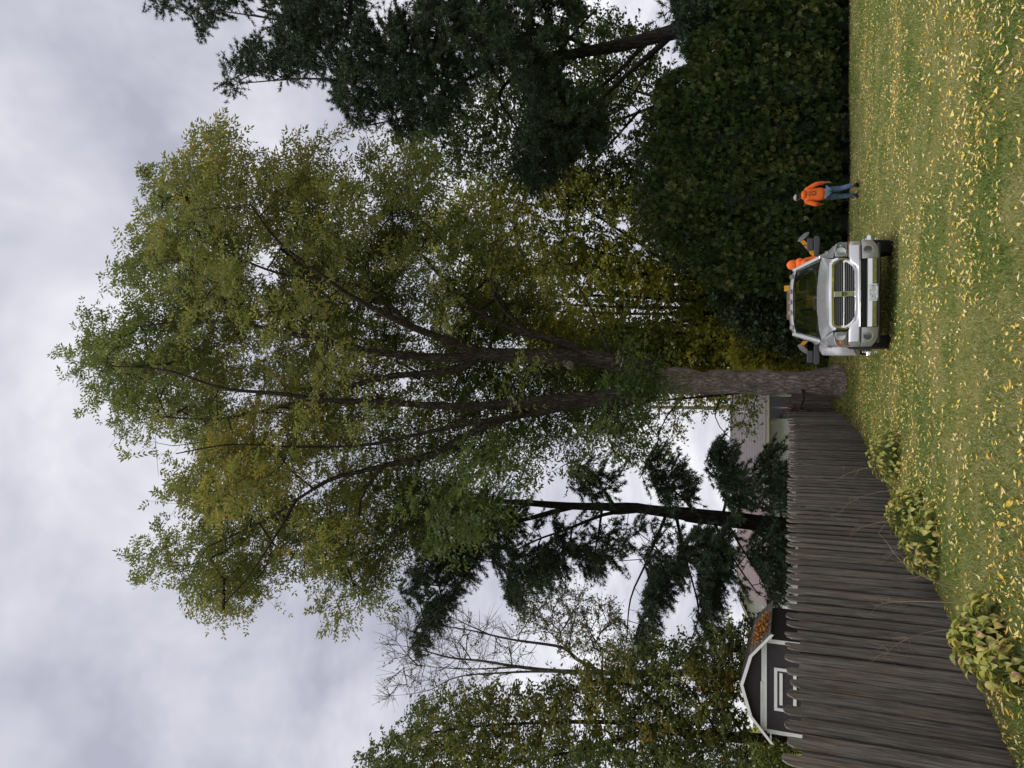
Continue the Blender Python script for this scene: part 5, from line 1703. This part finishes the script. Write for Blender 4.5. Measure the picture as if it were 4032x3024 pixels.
# ------------------------------------------------------------------ people
def skin_mesh(joints, edges, levels=2, name='body'):
    """One continuous surface grown from a skeleton of joints {name: ((x,y,z), rx, ry)}."""
    keys = list(joints)
    me = bpy.data.meshes.new(name)
    me.from_pydata([joints[k][0] for k in keys], [(keys.index(a), keys.index(b)) for a, b in edges], [])
    o = bpy.data.objects.new(name, me); COL.objects.link(o)
    o.modifiers.new('skin', 'SKIN')
    sv = me.skin_vertices[0].data
    for i, k in enumerate(keys):
        sv[i].radius = (joints[k][1], joints[k][2]); sv[i].use_root = (i == 0)
    ss = o.modifiers.new('sub', 'SUBSURF'); ss.levels = levels; ss.render_levels = levels
    dg = bpy.context.evaluated_depsgraph_get()
    m2 = bpy.data.meshes.new_from_object(o.evaluated_get(dg))
    bpy.data.objects.remove(o)
    for p in m2.polygons: p.use_smooth = True
    m2.materials.clear()
    return m2


def ellipsoid(mb, c, rx, ry, rz, n=16, k=10, z0=-1.0, z1=1.0):
    secs = []
    for t in np.linspace(z0, z1, k):
        q = math.sqrt(max(1e-4, 1 - t * t))
        secs.append([(c[0] + rx * q * math.cos(a), c[1] + ry * q * math.sin(a), c[2] + rz * t) for a in np.linspace(0, 2 * PI, n, endpoint=False)])
    return mb.loft(secs)


def hand_joints(J, E_, side, wrist, down, outw, fwd, tag_):
    """Palm, four bent fingers of unequal length and a thumb from the palm's side."""
    w_ = Vector(wrist); d = Vector(down).normalized(); o_ = Vector(outw).normalized(); f_ = Vector(fwd).normalized()
    J[tag_ + 'palm'] = (tuple(w_ + d * .055), .030, .022)
    E_.append((tag_ + 'wrist', tag_ + 'palm'))
    for k, (off, ln) in enumerate(((-.030, .075), (-.010, .085), (.011, .080), (.030, .062))):
        a = w_ + d * .095 + f_ * off * -1
        b = a + d * ln * .5 + o_ * -.008
        c = b + d * ln * .4 + o_ * -.022
        J[f'{tag_}k{k}'] = (tuple(a), .0105, .0105); J[f'{tag_}m{k}'] = (tuple(b), .0095, .0095); J[f'{tag_}t{k}'] = (tuple(c), .008, .008)
        E_.extend([(tag_ + 'palm', f'{tag_}k{k}'), (f'{tag_}k{k}', f'{tag_}m{k}'), (f'{tag_}m{k}', f'{tag_}t{k}')])
    a = w_ + d * .05 + f_ * .04; b = a + d * .035 + f_ * .018
    J[tag_ + 'th'] = (tuple(a), .011, .011); J[tag_ + 'tt'] = (tuple(b), .009, .009)
    E_.extend([(tag_ + 'palm', tag_ + 'th'), (tag_ + 'th', tag_ + 'tt')])


def build_person(label, loc, rz, pose, hood_up=False):
    """Local frame: the person faces +y; x is to the person's right; feet at z = 0."""
    root = empty('person', loc, rz, label, 'person')
    hip, sh, head = Vector(pose['hip']), Vector(pose['shoulders']), Vector(pose['head'])
    lim = {}
    for s, nm in ((1, 'r'), (-1, 'l')):
        for j in ('elbow', 'wrist', 'knee', 'ankle'):
            lim[nm + j] = Vector(pose[nm + j])
    # body: one continuous figure
    J = {'hip': (tuple(hip), .13, .10), 'waist': (tuple(hip + (sh - hip) * .4), .125, .095), 'chest': (tuple(hip + (sh - hip) * .8), .145, .11), 'neck0': (tuple(sh + Vector((0, .01, .06))), .055, .055),
         'neck1': (tuple(head - Vector((0, .012, .085))), .052, .054), 'headc': (tuple(head), .076, .09), 'headt': (tuple(head + Vector((0, 0, .07))), .062, .075)}
    E_ = [('hip', 'waist'), ('waist', 'chest'), ('chest', 'neck0'), ('neck0', 'neck1'), ('neck1', 'headc'), ('headc', 'headt')]
    for s, nm in ((1, 'r'), (-1, 'l')):
        J[nm + 'sh'] = (tuple(sh + Vector((s * .175, 0, -.01))), .055, .055)
        J[nm + 'elbow'] = (tuple(lim[nm + 'elbow']), .040, .040)
        J[nm + 'wrist'] = (tuple(lim[nm + 'wrist']), .027, .027)
        E_ += [('chest', nm + 'sh'), (nm + 'sh', nm + 'elbow'), (nm + 'elbow', nm + 'wrist')]
        J[nm + 'hp'] = (tuple(hip + Vector((s * .09, 0, -.07))), .085, .085)
        J[nm + 'knee'] = (tuple(lim[nm + 'knee']), .055, .055)
        J[nm + 'ankle'] = (tuple(lim[nm + 'ankle']), .040, .040)
        E_ += [('hip', nm + 'hp'), (nm + 'hp', nm + 'knee'), (nm + 'knee', nm + 'ankle')]
        d = lim[nm + 'wrist'] - lim[nm + 'elbow']
        hand_joints(J, E_, s, J[nm + 'wrist'][0], d, (s, 0, 0), pose.get(nm + 'thumb', (0, 1, .0)), nm)
    link('body', skin_mesh(J, E_, 2), M['skin'], root)
    face = MB()
    ellipsoid(face, (head.x, head.y + .095, head.z - .01), .014, .02, .022, 8, 6)
    for s in (-1, 1): ellipsoid(face, (head.x + s * .082, head.y - .005, head.z - .005), .012, .022, .034, 8, 6)
    face.build('nose_and_ears', M['skin'], root, smooth=True)
    ey = MB()
    for s in (-1, 1): ellipsoid(ey, (head.x + s * .032, head.y + .082, head.z + .012), .012, .008, .008, 8, 6)
    ey.build('eye', M['ink'], root, smooth=True)
    MB().box(head.x - .025, head.x + .025, head.y + .078, head.y + .088, head.z - .058, head.z - .050).build('mouth', principled('lips', (.35, .14, .12), .6), root)
    # hoodie
    J = {'hem': (tuple(hip + Vector((0, 0, -.06))), .205, .15), 'belly': (tuple(hip + (sh - hip) * .3), .215, .155), 'chest': (tuple(hip + (sh - hip) * .72), .205, .14), 'yoke': (tuple(sh + Vector((0, 0, -.03))), .15, .115), 'collar': (tuple(sh + Vector((0, .0, .075))), .085, .085)}
    E_ = [('hem', 'belly'), ('belly', 'chest'), ('chest', 'yoke'), ('yoke', 'collar')]
    for s, nm in ((1, 'r'), (-1, 'l')):
        J[nm + 's'] = (tuple(sh + Vector((s * .185, 0, -.035))), .085, .085)
        el, wr = lim[nm + 'elbow'], lim[nm + 'wrist']
        J[nm + 'u'] = (tuple((sh + Vector((s * .185, 0, -.035))) * .5 + el * .5), .080, .078)
        J[nm + 'e'] = (tuple(el), .068, .066)
        J[nm + 'f'] = (tuple(el * .45 + wr * .55), .06, .058)
        J[nm + 'w'] = (tuple(wr), .046, .044)
        E_ += [('yoke', nm + 's'), (nm + 's', nm + 'u'), (nm + 'u', nm + 'e'), (nm + 'e', nm + 'f'), (nm + 'f', nm + 'w')]
    hoodie = link('hoodie', skin_mesh(J, E_, 2), M['orange'], root)
    hd = MB()
    if hood_up:
        ellipsoid(hd, (head.x, head.y - .025, head.z + .005), .100, .125, .15, 18, 12, -.98, .99)
        ellipsoid(hd, (head.x, head.y - .05, head.z - .15), .125, .14, .12, 18, 10, -.95, .95)
    else:
        ellipsoid(hd, (sh.x, sh.y - .075, sh.z + .05), .135, .085, .085, 18, 10, -.95, .95)
        ellipsoid(hd, (sh.x, sh.y + .0, sh.z + .075), .115, .10, .055, 18, 8, -.9, .9)
    hd.build('hood', M['orange'], hoodie, smooth=True)
    # jeans and shoes
    J = {'seat': (tuple(hip + Vector((0, -.005, -.03))), .165, .125)}
    E_ = []
    for s, nm in ((1, 'r'), (-1, 'l')):
        kn, an = lim[nm + 'knee'], lim[nm + 'ankle']
        h_ = hip + Vector((s * .092, 0, -.12))
        J[nm + 'h'] = (tuple(h_), .105, .112); J[nm + 'm'] = (tuple(h_ * .5 + kn * .5), .093, .098); J[nm + 'k'] = (tuple(kn), .076, .078)
        J[nm + 'c'] = (tuple(kn * .5 + an * .5), .072, .078); J[nm + 'a'] = (tuple(an + (kn - an) * .06), .062, .066)
        E_ += [('seat', nm + 'h'), (nm + 'h', nm + 'm'), (nm + 'm', nm + 'k'), (nm + 'k', nm + 'c'), (nm + 'c', nm + 'a')]
    link('jeans', skin_mesh(J, E_, 2), M['denim'], root)
    for nm in ('r', 'l'):
        an = lim[nm + 'ankle']; tilt = pose.get(nm + 'tilt', 0.0)
        sec = []
        for v, hw_, z0, z1 in ((-.085, .026, .01, .06), (-.06, .040, 0, .115), (0, .045, 0, .125), (.07, .048, 0, .085), (.13, .05, 0, .06), (.175, .036, .005, .045), (.19, .015, .012, .03)):
            pts = [(-hw_, z0), (hw_, z0), (hw_ * .9, z0 + (z1 - z0) * .6), (hw_ * .55, z1), (-hw_ * .55, z1), (-hw_ * .9, z0 + (z1 - z0) * .6)]
            R_ = Matrix.Rotation(tilt, 4, 'X')
            sec.append([tuple(Vector((an.x, an.y, an.z - .085)) + R_ @ Vector((x, v + .01, z))) for x, z in pts])
        MB().loft(sec).build('shoe', M['shoe'], root, smooth=True)
    return root, hoodie, head


# man walking away from the camera towards the hedge
pf = ground_at(1857, 413)
px_, py_ = pf[0] + .02, pf[1]
p1, hoodie1, hd1 = build_person('man in a cap and black printed orange hoodie walking away towards the hedge', (px_, py_, float(gz(px_, py_))), math.radians(8),
    dict(hip=(0, 0, .93), shoulders=(0, .03, 1.42), head=(-.015, .06, 1.635), relbow=(.30, -.06, 1.13), rwrist=(.335, .0, .90), lelbow=(-.31, -.02, 1.15), lwrist=(-.235, .20, 1.01),
         rknee=(.10, -.02, .50), rankle=(.11, -.20, .155), lknee=(-.09, .10, .50), lankle=(-.075, .12, .085), rtilt=-.55, ltilt=0.0))
cap = MB()
ellipsoid(cap, (hd1.x, hd1.y - .005, hd1.z + .02), .094, .108, .085, 18, 8, -.6, .35)
cap_o = cap.build('cap', M['cap_black'], p1, smooth=True)
c2 = MB(); ellipsoid(c2, (hd1.x, hd1.y + .008, hd1.z + .035), .094, .106, .092, 18, 6, .15, .98)
c2.build('cap_crown', M['cap_grey'], cap_o, smooth=True)
brim = MB()
bs = [[(hd1.x + .078 * math.cos(a) * q, hd1.y + .09 + .10 * math.sin(a) * q, hd1.z + .055 - .02 * q + dz) for q in (1,) for a in np.linspace(0, PI, 9)] for dz in (0, .008)]
brim.loft(bs, True, True).build('cap_brim', M['cap_grey'], cap_o)
MB().box(hd1.x - .07, hd1.x + .07, hd1.y - .098, hd1.y - .07, hd1.z - .085, hd1.z - .02).build('hair', M['hair'], p1, bevel=.02)
# black print on the hoodie's back, laid on the cloth
bv = BVHTree.FromPolygons([v.co.copy() for v in hoodie1.data.vertices], [tuple(p.vertices) for p in hoodie1.data.polygons])


def on_back(x, z):
    hit = bv.ray_cast(Vector((x, -.6, z)), Vector((0, 1, 0)))
    y = hit[0].y if hit[0] is not None else -.12
    return (x, y - .004, z)


def print_poly(mb, pts, n=4):
    """Flat print following the cloth: polygon split along its length."""
    (x0, z0), (x1, z1), w_ = pts
    L2 = math.hypot(x1 - x0, z1 - z0) + 1e-6; nx, nz = -(z1 - z0) / L2 * w_ / 2, (x1 - x0) / L2 * w_ / 2
    vs = []
    for t in np.linspace(0, 1, n + 1):
        cx_, cz_ = x0 + (x1 - x0) * t, z0 + (z1 - z0) * t
        vs += [on_back(cx_ + nx, cz_ + nz), on_back(cx_ - nx, cz_ - nz)]
    mb.add(vs, [(2 * i, 2 * i + 1, 2 * i + 3, 2 * i + 2) for i in range(n)])


pr = MB(); zc_ = 1.27
for s in (-1, 1):
    print_poly(pr, ((s * -.045, zc_ + .055), (s * .065, zc_ - .06), .011))
    print_poly(pr, ((s * .035, zc_ - .015), (s * .062, zc_ - .072), .034), 3)
    print_poly(pr, ((s * -.035, zc_ + .050), (s * -.062, zc_ + .028), .026), 2)
    print_poly(pr, ((s * .065, zc_ + .012), (s * .09, zc_ - .02), .008))
for k in range(7):
    x = -.075 + .025 * k
    print_poly(pr, ((x - .009, zc_ + .075 - abs(x) * .3), (x + .009, zc_ + .075 - abs(x) * .3), .017), 1)
print_poly(pr, ((-.08, zc_ - .10), (.08, zc_ - .10), .02), 6)
for k in range(5):
    x = -.06 + .03 * k
    print_poly(pr, ((x - .01, zc_ - .135), (x + .01, zc_ - .135), .012), 1)
pr.build('back_print', M['ink'], hoodie1)

# second person behind the truck, hood up
q = at(1698, 560, 18.9)
p2, hoodie2, hd2 = build_person('person in an orange hoodie with the hood up standing behind the truck beside its mirror', (3.05, 18.95, 0.05), math.radians(75),
    dict(hip=(0, 0, .96), shoulders=(0, .07, 1.50), head=(0, .12, 1.73), relbow=(.29, .06, 1.2), rwrist=(.24, .28, 1.12), lelbow=(-.29, .06, 1.2), lwrist=(-.24, .28, 1.12),
         rknee=(.10, .03, .50), rankle=(.11, 0, .085), lknee=(-.10, .03, .5), lankle=(-.11, 0, .085)), hood_up=True)

# ------------------------------------------------------------------ hostas along the fence, each leaf its own piece
def hosta_leaf(seed, L_=.30, W_=.13):
    r = random.Random(seed)
    n = 7
    prof = [.06, .55, .92, 1.0, .82, .45, .04]
    vs, fs = [], []
    arc = r.uniform(.5, 1.1); fold = r.uniform(.25, .5); tw = r.uniform(-.5, .5)
    x, z, ang = 0.0, 0.0, .55
    for i in range(n):
        w_ = prof[i] * W_ / 2
        c, s = math.cos(tw * i / n), math.sin(tw * i / n)
        for u in (-1, 0, 1):
            yy = u * w_; zz = abs(u) * w_ * fold + r.uniform(-.004, .004)
            vs.append((x, yy * c - zz * s, z + yy * s + zz * c))
        x += L_ / n * math.cos(ang); z += L_ / n * math.sin(ang); ang -= arc * 2.6 / n
    for i in range(n - 1):
        for u in (0, 1):
            fs.append((i * 3 + u, (i + 1) * 3 + u, (i + 1) * 3 + u + 1, i * 3 + u + 1))
    return np.array(vs), np.array(fs)


hosta_meshes = []
for s in range(18):
    V, F = hosta_leaf(s, random.uniform(.13, .19), random.uniform(.06, .085))
    tone_ = np.clip(np.full(len(F), [.05, .2, .35, .45, .55, .65, .75, .45, .3, .15, .5, .6, .4, .25, .62, .93, .5, .35][s]) + np.random.default_rng(s).normal(0, .08, len(F)), 0, 1)
    if s % 3 == 0: tone_[-3:] = .95                # browned tips
    me_ = np_mesh('hosta_leaf', V, F, tone_, True); me_.materials.append(M['hosta'])
    hosta_meshes.append(me_)


def hosta(x, y, R, H, n, label, seed, bias=0.0):
    r = random.Random(seed)
    root = empty('hosta', (x, y, float(gz(x, y))), 0, label, 'plant', 'hostas along the fence')
    st = MB()
    for k in range(n):
        az = r.uniform(0, 2 * PI)
        ph = math.acos(1 - r.random() * .98)            # from the top of the mound down to its skirt
        lay = r.uniform(.72, 1.04)
        sx_, sy_ = R * r.uniform(.85, 1.1), R * r.uniform(.85, 1.1)
        p_ = Vector((math.cos(az) * math.sin(ph) * sx_ * lay, math.sin(az) * math.sin(ph) * sy_ * lay, .05 + H * (math.cos(ph) * .9 + .08) * lay + r.uniform(-.03, .03)))
        o = link('leaf', hosta_meshes[r.randrange(18)], None, root)
        o.location = p_ * 1.0 - Vector((math.cos(az), math.sin(az), 0)) * .06
        o.rotation_euler = (r.uniform(-.35, .35), -.25 + .85 * ph / (PI / 2) + r.uniform(-.35, .35), az + r.uniform(-.5, .5))
        sc = r.uniform(.75, 1.2); o.scale = (sc, sc * r.uniform(.8, 1.15), sc)
        q = o.location
        st.bar((q.x * .12, q.y * .12, 0), tuple(q), .006, .006)
    st.build('stalk', M['leafstalk'], root)


hosta(-1.28, 14.7, .55, .44, 210, 'hosta farthest along the fence, nearest the big trunk', 1)
hosta(-1.98, 12.3, .46, .40, 180, 'middle hosta with pale leaves touching the fence', 2)
hosta(-2.16, 11.0, .48, .38, 190, 'middle hosta with broad leaves just in front of its neighbour', 3)
hosta(-2.45, 8.0, .45, .33, 230, 'nearest hosta, ragged and browning at the edges', 4)
hosta(-2.48, 7.35, .26, .24, 70, 'small thin clump of hosta leaves closest to the camera at the fence', 5)

# dry stems standing against the fence
for i, (x, y, h, ax, ay) in enumerate([(-1.55, 15.2, .95, -.25, .1), (-1.75, 13.5, 1.05, -.35, -.1), (-2.1, 12.6, .9, -.3, .3), (-2.55, 9.6, .8, -.2, .4), (-2.65, 9.0, .9, -.25, -.3), (-2.2, 8.6, .85, .35, .1)]):
    root = empty('dry_stem', (x, y, float(gz(x, y))), 0, ['dry seed stalk leaning on the fence by the farthest hosta', 'tall branching dry stalk against the fence between the hostas', 'dry stalk rising behind the middle hosta',
            'bent dry stalk on the bare stretch of fence', 'dry stalk at the far side of the nearest hosta', 'dry stalk leaning out over the lawn from the nearest hosta'][i], 'dry stalk')
    acc = Acc()
    r = np.random.default_rng(50 + i)
    P_ = smooth_path(np.array([(0, 0, 0), (ax * .3, ay * .3, h * .5), (ax * .8, ay * .8, h * .85), (ax * 1.3, ay * 1.2, h)]), .12)
    V, F = tube_arrays(P_, np.linspace(.005, .0022, len(P_)), 4); acc.add(V, F)
    for k in range(9):
        b = P_[int(len(P_) * r.uniform(.5, .98))]
        V, F = tube_arrays(np.array([b, b + r.normal(0, .06, 3) + (ax * .1, ay * .1, .05), b + r.normal(0, .1, 3) + (ax * .15, ay * .1, .07)]), [.0025, .002, .0012], 3); acc.add(V, F)
    link('stalk', acc.mesh('stalk'), M['straw'], root)

# dead stick against the big trunk, pale stick on the mound, red creeper on the fence corner
a, b = at(1733, 841, 24.25), at(1731, 882, 24.7)
st = empty('broken_branch', (a[0], a[1], 0), 0, 'thin dark broken branch propped between the big trunk and the fence corner', 'branch')
P_ = smooth_path(np.array([(0, 0, a[2]), ((b[0] - a[0]) * .5, .15, (a[2] + b[2]) / 2 - .06), (b[0] - a[0], b[1] - a[1], b[2]), (b[0] - a[0] - .08, b[1] - a[1] + .05, b[2] - .3)]), .1)
V, F = tube_arrays(P_, np.linspace(.035, .022, len(P_)), 7)
link('branch_wood', np_mesh('branch_wood', V, F, smooth=True), M['bark_dark'], st)
rr_ = np.random.default_rng(5)
c = at(1700, 880, 24.7)
cr = empty('red_creeper', (c[0], c[1], 0), 0, 'small reddish creeper on the top of the fence corner', 'creeper')
Pc = np.stack([rr_.normal(0, .16, 160), rr_.normal(-.08, .06, 160), c[2] - .12 + rr_.normal(0, .14, 160)], 1)
V, F = simple_leaves(Pc, rr_, .07, .045)
o = link('leaves', np_mesh('leaves', V, F, rr_.random(160)), M['redleaf'], cr); o['kind'] = 'stuff'
acc = Acc()
for k in range(7):
    x_ = rr_.uniform(-.2, .2)
    P_ = smooth_path(np.array([(x_ * .3, -.02, .4), (x_ * .6, -.05, 1.2), (x_, -.08, c[2] - .1)]), .2)
    acc.add(*tube_arrays(P_, np.full(len(P_), .006), 4))
link('stem', acc.mesh('stem'), M['twig'], cr)

# orange litter lying on the shed roof (laid on the courses of its right lower slope)
rs = np.random.default_rng(9)
n = 1500
u = rs.normal(.5, .22, n); v = rs.normal(1.35, .55, n)
ok = (u > .06) & (u < .96) & (v > 0) & (v < 2.9) & (vnoise(np.stack([u * 5, v * 2.5, 0 * u], 1), 1.0) > .40)
u, v = u[ok], v[ok]
xa, za, xb, zb = prof_sh = (hw * .62 + .02, ZK, hw + .22, ZE - .12)
Pl = np.stack([xa + (xb - xa) * u, v, za + (zb - za) * u + .045], 1)
V, F = simple_leaves(Pl, rs, .10, .06, up=2, droop=0)
lt_o = link('leaf_litter', np_mesh('leaf_litter', V, F, rs.random(len(Pl))), M['roof_litter'])
lt_o.location = shed.location; lt_o.rotation_euler = shed.rotation_euler
tag(lt_o, 'orange needle and leaf litter heaped on the right slope of the shed roof', 'leaf litter', kind='stuff')

# ------------------------------------------------------------------ fallen leaves
rl = np.random.default_rng(12)


def fence_x(y): return np.interp(y, FENCE[:, 1], FENCE[:, 0])


def lawn_points(n, y0, y1, r, power=1.0):
    res = []
    tot = 0
    while tot < n:
        y = y0 + (y1 - y0) * r.random(n * 2) ** power
        half = .60 * (y * CP + (0 - EYE) * SP + .8)
        x = r.uniform(-1, 1, n * 2) * half
        ok = (x > fence_x(y) + .06) & (y < 26.2)
        p = np.stack([x[ok], y[ok]], 1)
        res.append(p); tot += len(p)
    return np.vstack(res)[:n]


NL = 13500
pts = lawn_points(NL * 3, 3.9, 26.1, rl, .95)
dens = vnoise(np.stack([pts[:, 0], pts[:, 1], 0 * pts[:, 0]], 1), .55) * .7 + vnoise(np.stack([pts[:, 0], pts[:, 1], 0 * pts[:, 0] + 5], 1), 2.0) * .5
keep = rl.random(len(pts)) < np.clip((dens - .25) * 1.3, .10, 1) * np.interp(pts[:, 1], [4, 9, 14, 20, 26], [.75, .9, 1, 1.0, .8])
pts = pts[keep][:NL]
NLn = len(pts)


def leaf_shapes(P, r, ln, wd, lift, tilt=.35, rows_n=4):
    """Curled lanceolate leaves, 4 quads each. P (n,3)."""
    n = len(P)
    a = r.uniform(0, 2 * PI, n)
    d = np.stack([np.cos(a), np.sin(a), r.normal(0, tilt, n) * .6], 1); d = unit(d)
    nn = unit(np.stack([r.normal(0, tilt, n), r.normal(0, tilt, n), np.ones(n)], 1))
    s = unit(np.cross(nn, d)); nn = np.cross(d, s)
    Ls = (ln * r.uniform(.55, 1.3, n))[:, None]; Ws = (wd * r.uniform(.6, 1.35, n))[:, None]
    curl = r.normal(.12, .16, n)[:, None]; cup = r.uniform(.0, .55, n)[:, None]
    t = [0, .3, .68, 1.0] if rows_n == 4 else [0, .45, 1.0]
    wv = [.06, .85, .85, .04] if rows_n == 4 else [.08, .95, .05]
    rows = []
    for tt_, w_ in zip(t, wv):
        c_ = P + d * Ls * (tt_ - .5) + nn * (curl * Ls * (4 * (tt_ - .5) ** 2) + lift)
        e_ = s * Ws * w_ * .5
        up_ = nn * Ws * w_ * cup
        rows.append(np.stack([c_ - e_ + up_, c_, c_ + e_ + up_], 1))
    V = np.stack(rows, 1)                        # n,4,3,3
    F0 = np.array([[i * 3 + u, (i + 1) * 3 + u, (i + 1) * 3 + u + 1, i * 3 + u + 1] for i in range(rows_n - 1) for u in (0, 1)])
    F = (np.arange(n)[:, None, None] * (3 * rows_n) + F0[None]).reshape(-1, 4)
    return V.reshape(-1, 3), F


P3 = np.stack([pts[:, 0], pts[:, 1], gz(pts[:, 0], pts[:, 1])], 1)
ix, iy, it = project(P3)
inframe = (ix > 0) & (ix < 4010) & (iy > 15) & (iy < 3009)
order = np.argsort(np.where(inframe, it, 1e9))
near, rest = order[:300], order[300:]
tones = np.clip(rl.beta(1.6, 1.6, NLn) * .95, 0, 1)
tones[rl.random(NLn) < .06] = rl.uniform(.9, 1)
V, F = leaf_shapes(P3[rest], rl, .070, .029, .022, rows_n=3)
tag(link('fallen_leaves', np_mesh('fallen_leaves', V, F, np.repeat(tones[rest], 4)), M['fallen']), 'yellow fallen leaves scattered thickly over the farther lawn', 'fallen leaves', kind='stuff')
variants = []
for k in range(24):
    V, F = leaf_shapes(np.zeros((1, 3)), np.random.default_rng(200 + k), .076, .030, .0)
    kind_ = k % 4
    tn = (.12, .42, .74, .95)[kind_]
    me_ = np_mesh('fallen_leaf', V, F, np.clip(tn + np.random.default_rng(k).normal(0, .05, 6), 0, 1)); me_.materials.append(M['fallen'])
    variants.append(me_)
lab4 = ['deep golden fallen leaf lying on the near grass', 'clear yellow fallen leaf lying on the near grass', 'pale cream fallen leaf lying on the near grass', 'curled brown fallen leaf lying on the near grass']
grp4 = ['golden leaves on the near lawn', 'yellow leaves on the near lawn', 'cream leaves on the near lawn', 'brown leaves on the near lawn']
for i, k in enumerate(near):
    kind_ = int(np.searchsorted([.30, .62, .93], rl.random()))
    me_ = variants[kind_ + 4 * rl.integers(0, 6)]
    o = link('fallen_leaf', me_, None)
    o.location = (P3[k, 0], P3[k, 1], P3[k, 2] + .034)
    o.rotation_euler = (rl.normal(0, .2), rl.normal(0, .2), rl.uniform(0, 2 * PI))
    s_ = rl.uniform(.45, 1.05); o.scale = (s_, s_, s_)
    tag(o, lab4[kind_], 'leaf', grp4[kind_])

# brown litter on the mound and under the hedge
nb = 2600
bx = np.concatenate([rl.normal(-.1, 1.1, nb // 2), rl.uniform(3, 16, nb // 2)])
by = np.concatenate([rl.normal(24.7, .8, nb // 2), rl.uniform(25.9, 26.9, nb // 2)])
ok = bx > fence_x(by) + .08
bx, by = bx[ok], by[ok]
V, F = leaf_shapes(np.stack([bx, by, gz(bx, by)], 1), rl, .075, .04, .02, rows_n=3)
tag(link('brown_litter', np_mesh('brown_litter', V, F, np.repeat(rl.random(len(bx)), 4)), M['litter']), 'brown leaf litter round the big trunk and along the foot of the hedge', 'leaf litter', kind='stuff')

# ------------------------------------------------------------------ grass
rg = np.random.default_rng(4)
nG = 300000
gp = lawn_points(nG, 3.7, 26.2, rg, 1.45)
y = gp[:, 1]
ln = rg.uniform(.028, .062, nG) * np.interp(y, [4, 26], [1, 1.25])
wd = .0042 * np.interp(y, [4, 8, 26], [1, 1.6, 4.2]) * rg.uniform(.7, 1.3, nG)
Pg = np.stack([gp[:, 0], y, gz(gp[:, 0], y) - .004], 1)
patch = vnoise(np.stack([gp[:, 0], y, 0 * y], 1), .6) * .45 + vnoise(np.stack([gp[:, 0], y, 0 * y + 9], 1), 2.6) * .55
lush = np.clip((patch - .5) * 3.4 + .46, 0, 1)
a = rg.uniform(0, 2 * PI, nG); lean = np.abs(rg.normal(0, .55, nG)) + .1
d = unit(np.stack([np.cos(a) * lean, np.sin(a) * lean, np.ones(nG) * .8], 1))
s = unit(np.cross(d, rg.normal(0, 1, (nG, 3))))
ln = ln * (.75 + .5 * lush)
mid_p = Pg + d * (ln * .55)[:, None]
tip = mid_p + unit(d + np.stack([np.cos(a) * .5, np.sin(a) * .5, -.25 * np.ones(nG)], 1)) * (ln * .5)[:, None]
wd = wd * 1.25
near_ = y < 9                                     # blades near the camera bend, farther ones are plain
kk = np.where(near_)[0]; ff = np.where(~near_)[0]
Vn = np.stack([Pg[kk] + s[kk] * wd[kk, None] * .5, Pg[kk] - s[kk] * wd[kk, None] * .5, mid_p[kk] + s[kk] * wd[kk, None] * .3, tip[kk]], 1).reshape(-1, 3)
Fn = np.arange(len(kk))[:, None] * 4 + np.array([0, 1, 3, 2])[None]
Vf = np.stack([Pg[ff] + s[ff] * wd[ff, None] * .5, Pg[ff] - s[ff] * wd[ff, None] * .5, tip[ff]], 1).reshape(-1, 3)
Ff = np.arange(len(ff))[:, None] * 3 + np.array([0, 1, 2])[None] + len(Vn)
V = np.vstack([Vn, Vf]); F = [Fn, Ff]
ordr = np.concatenate([kk, ff])
tn = np.clip(.62 - .42 * lush + rg.normal(0, .17, nG) + (rg.random(nG) < .10) * .3, 0, 1)
tag(link('grass', np_mesh('grass', V, F, tn[ordr]), M['grass']), 'short patchy green and straw coloured lawn grass', 'grass', kind='stuff')
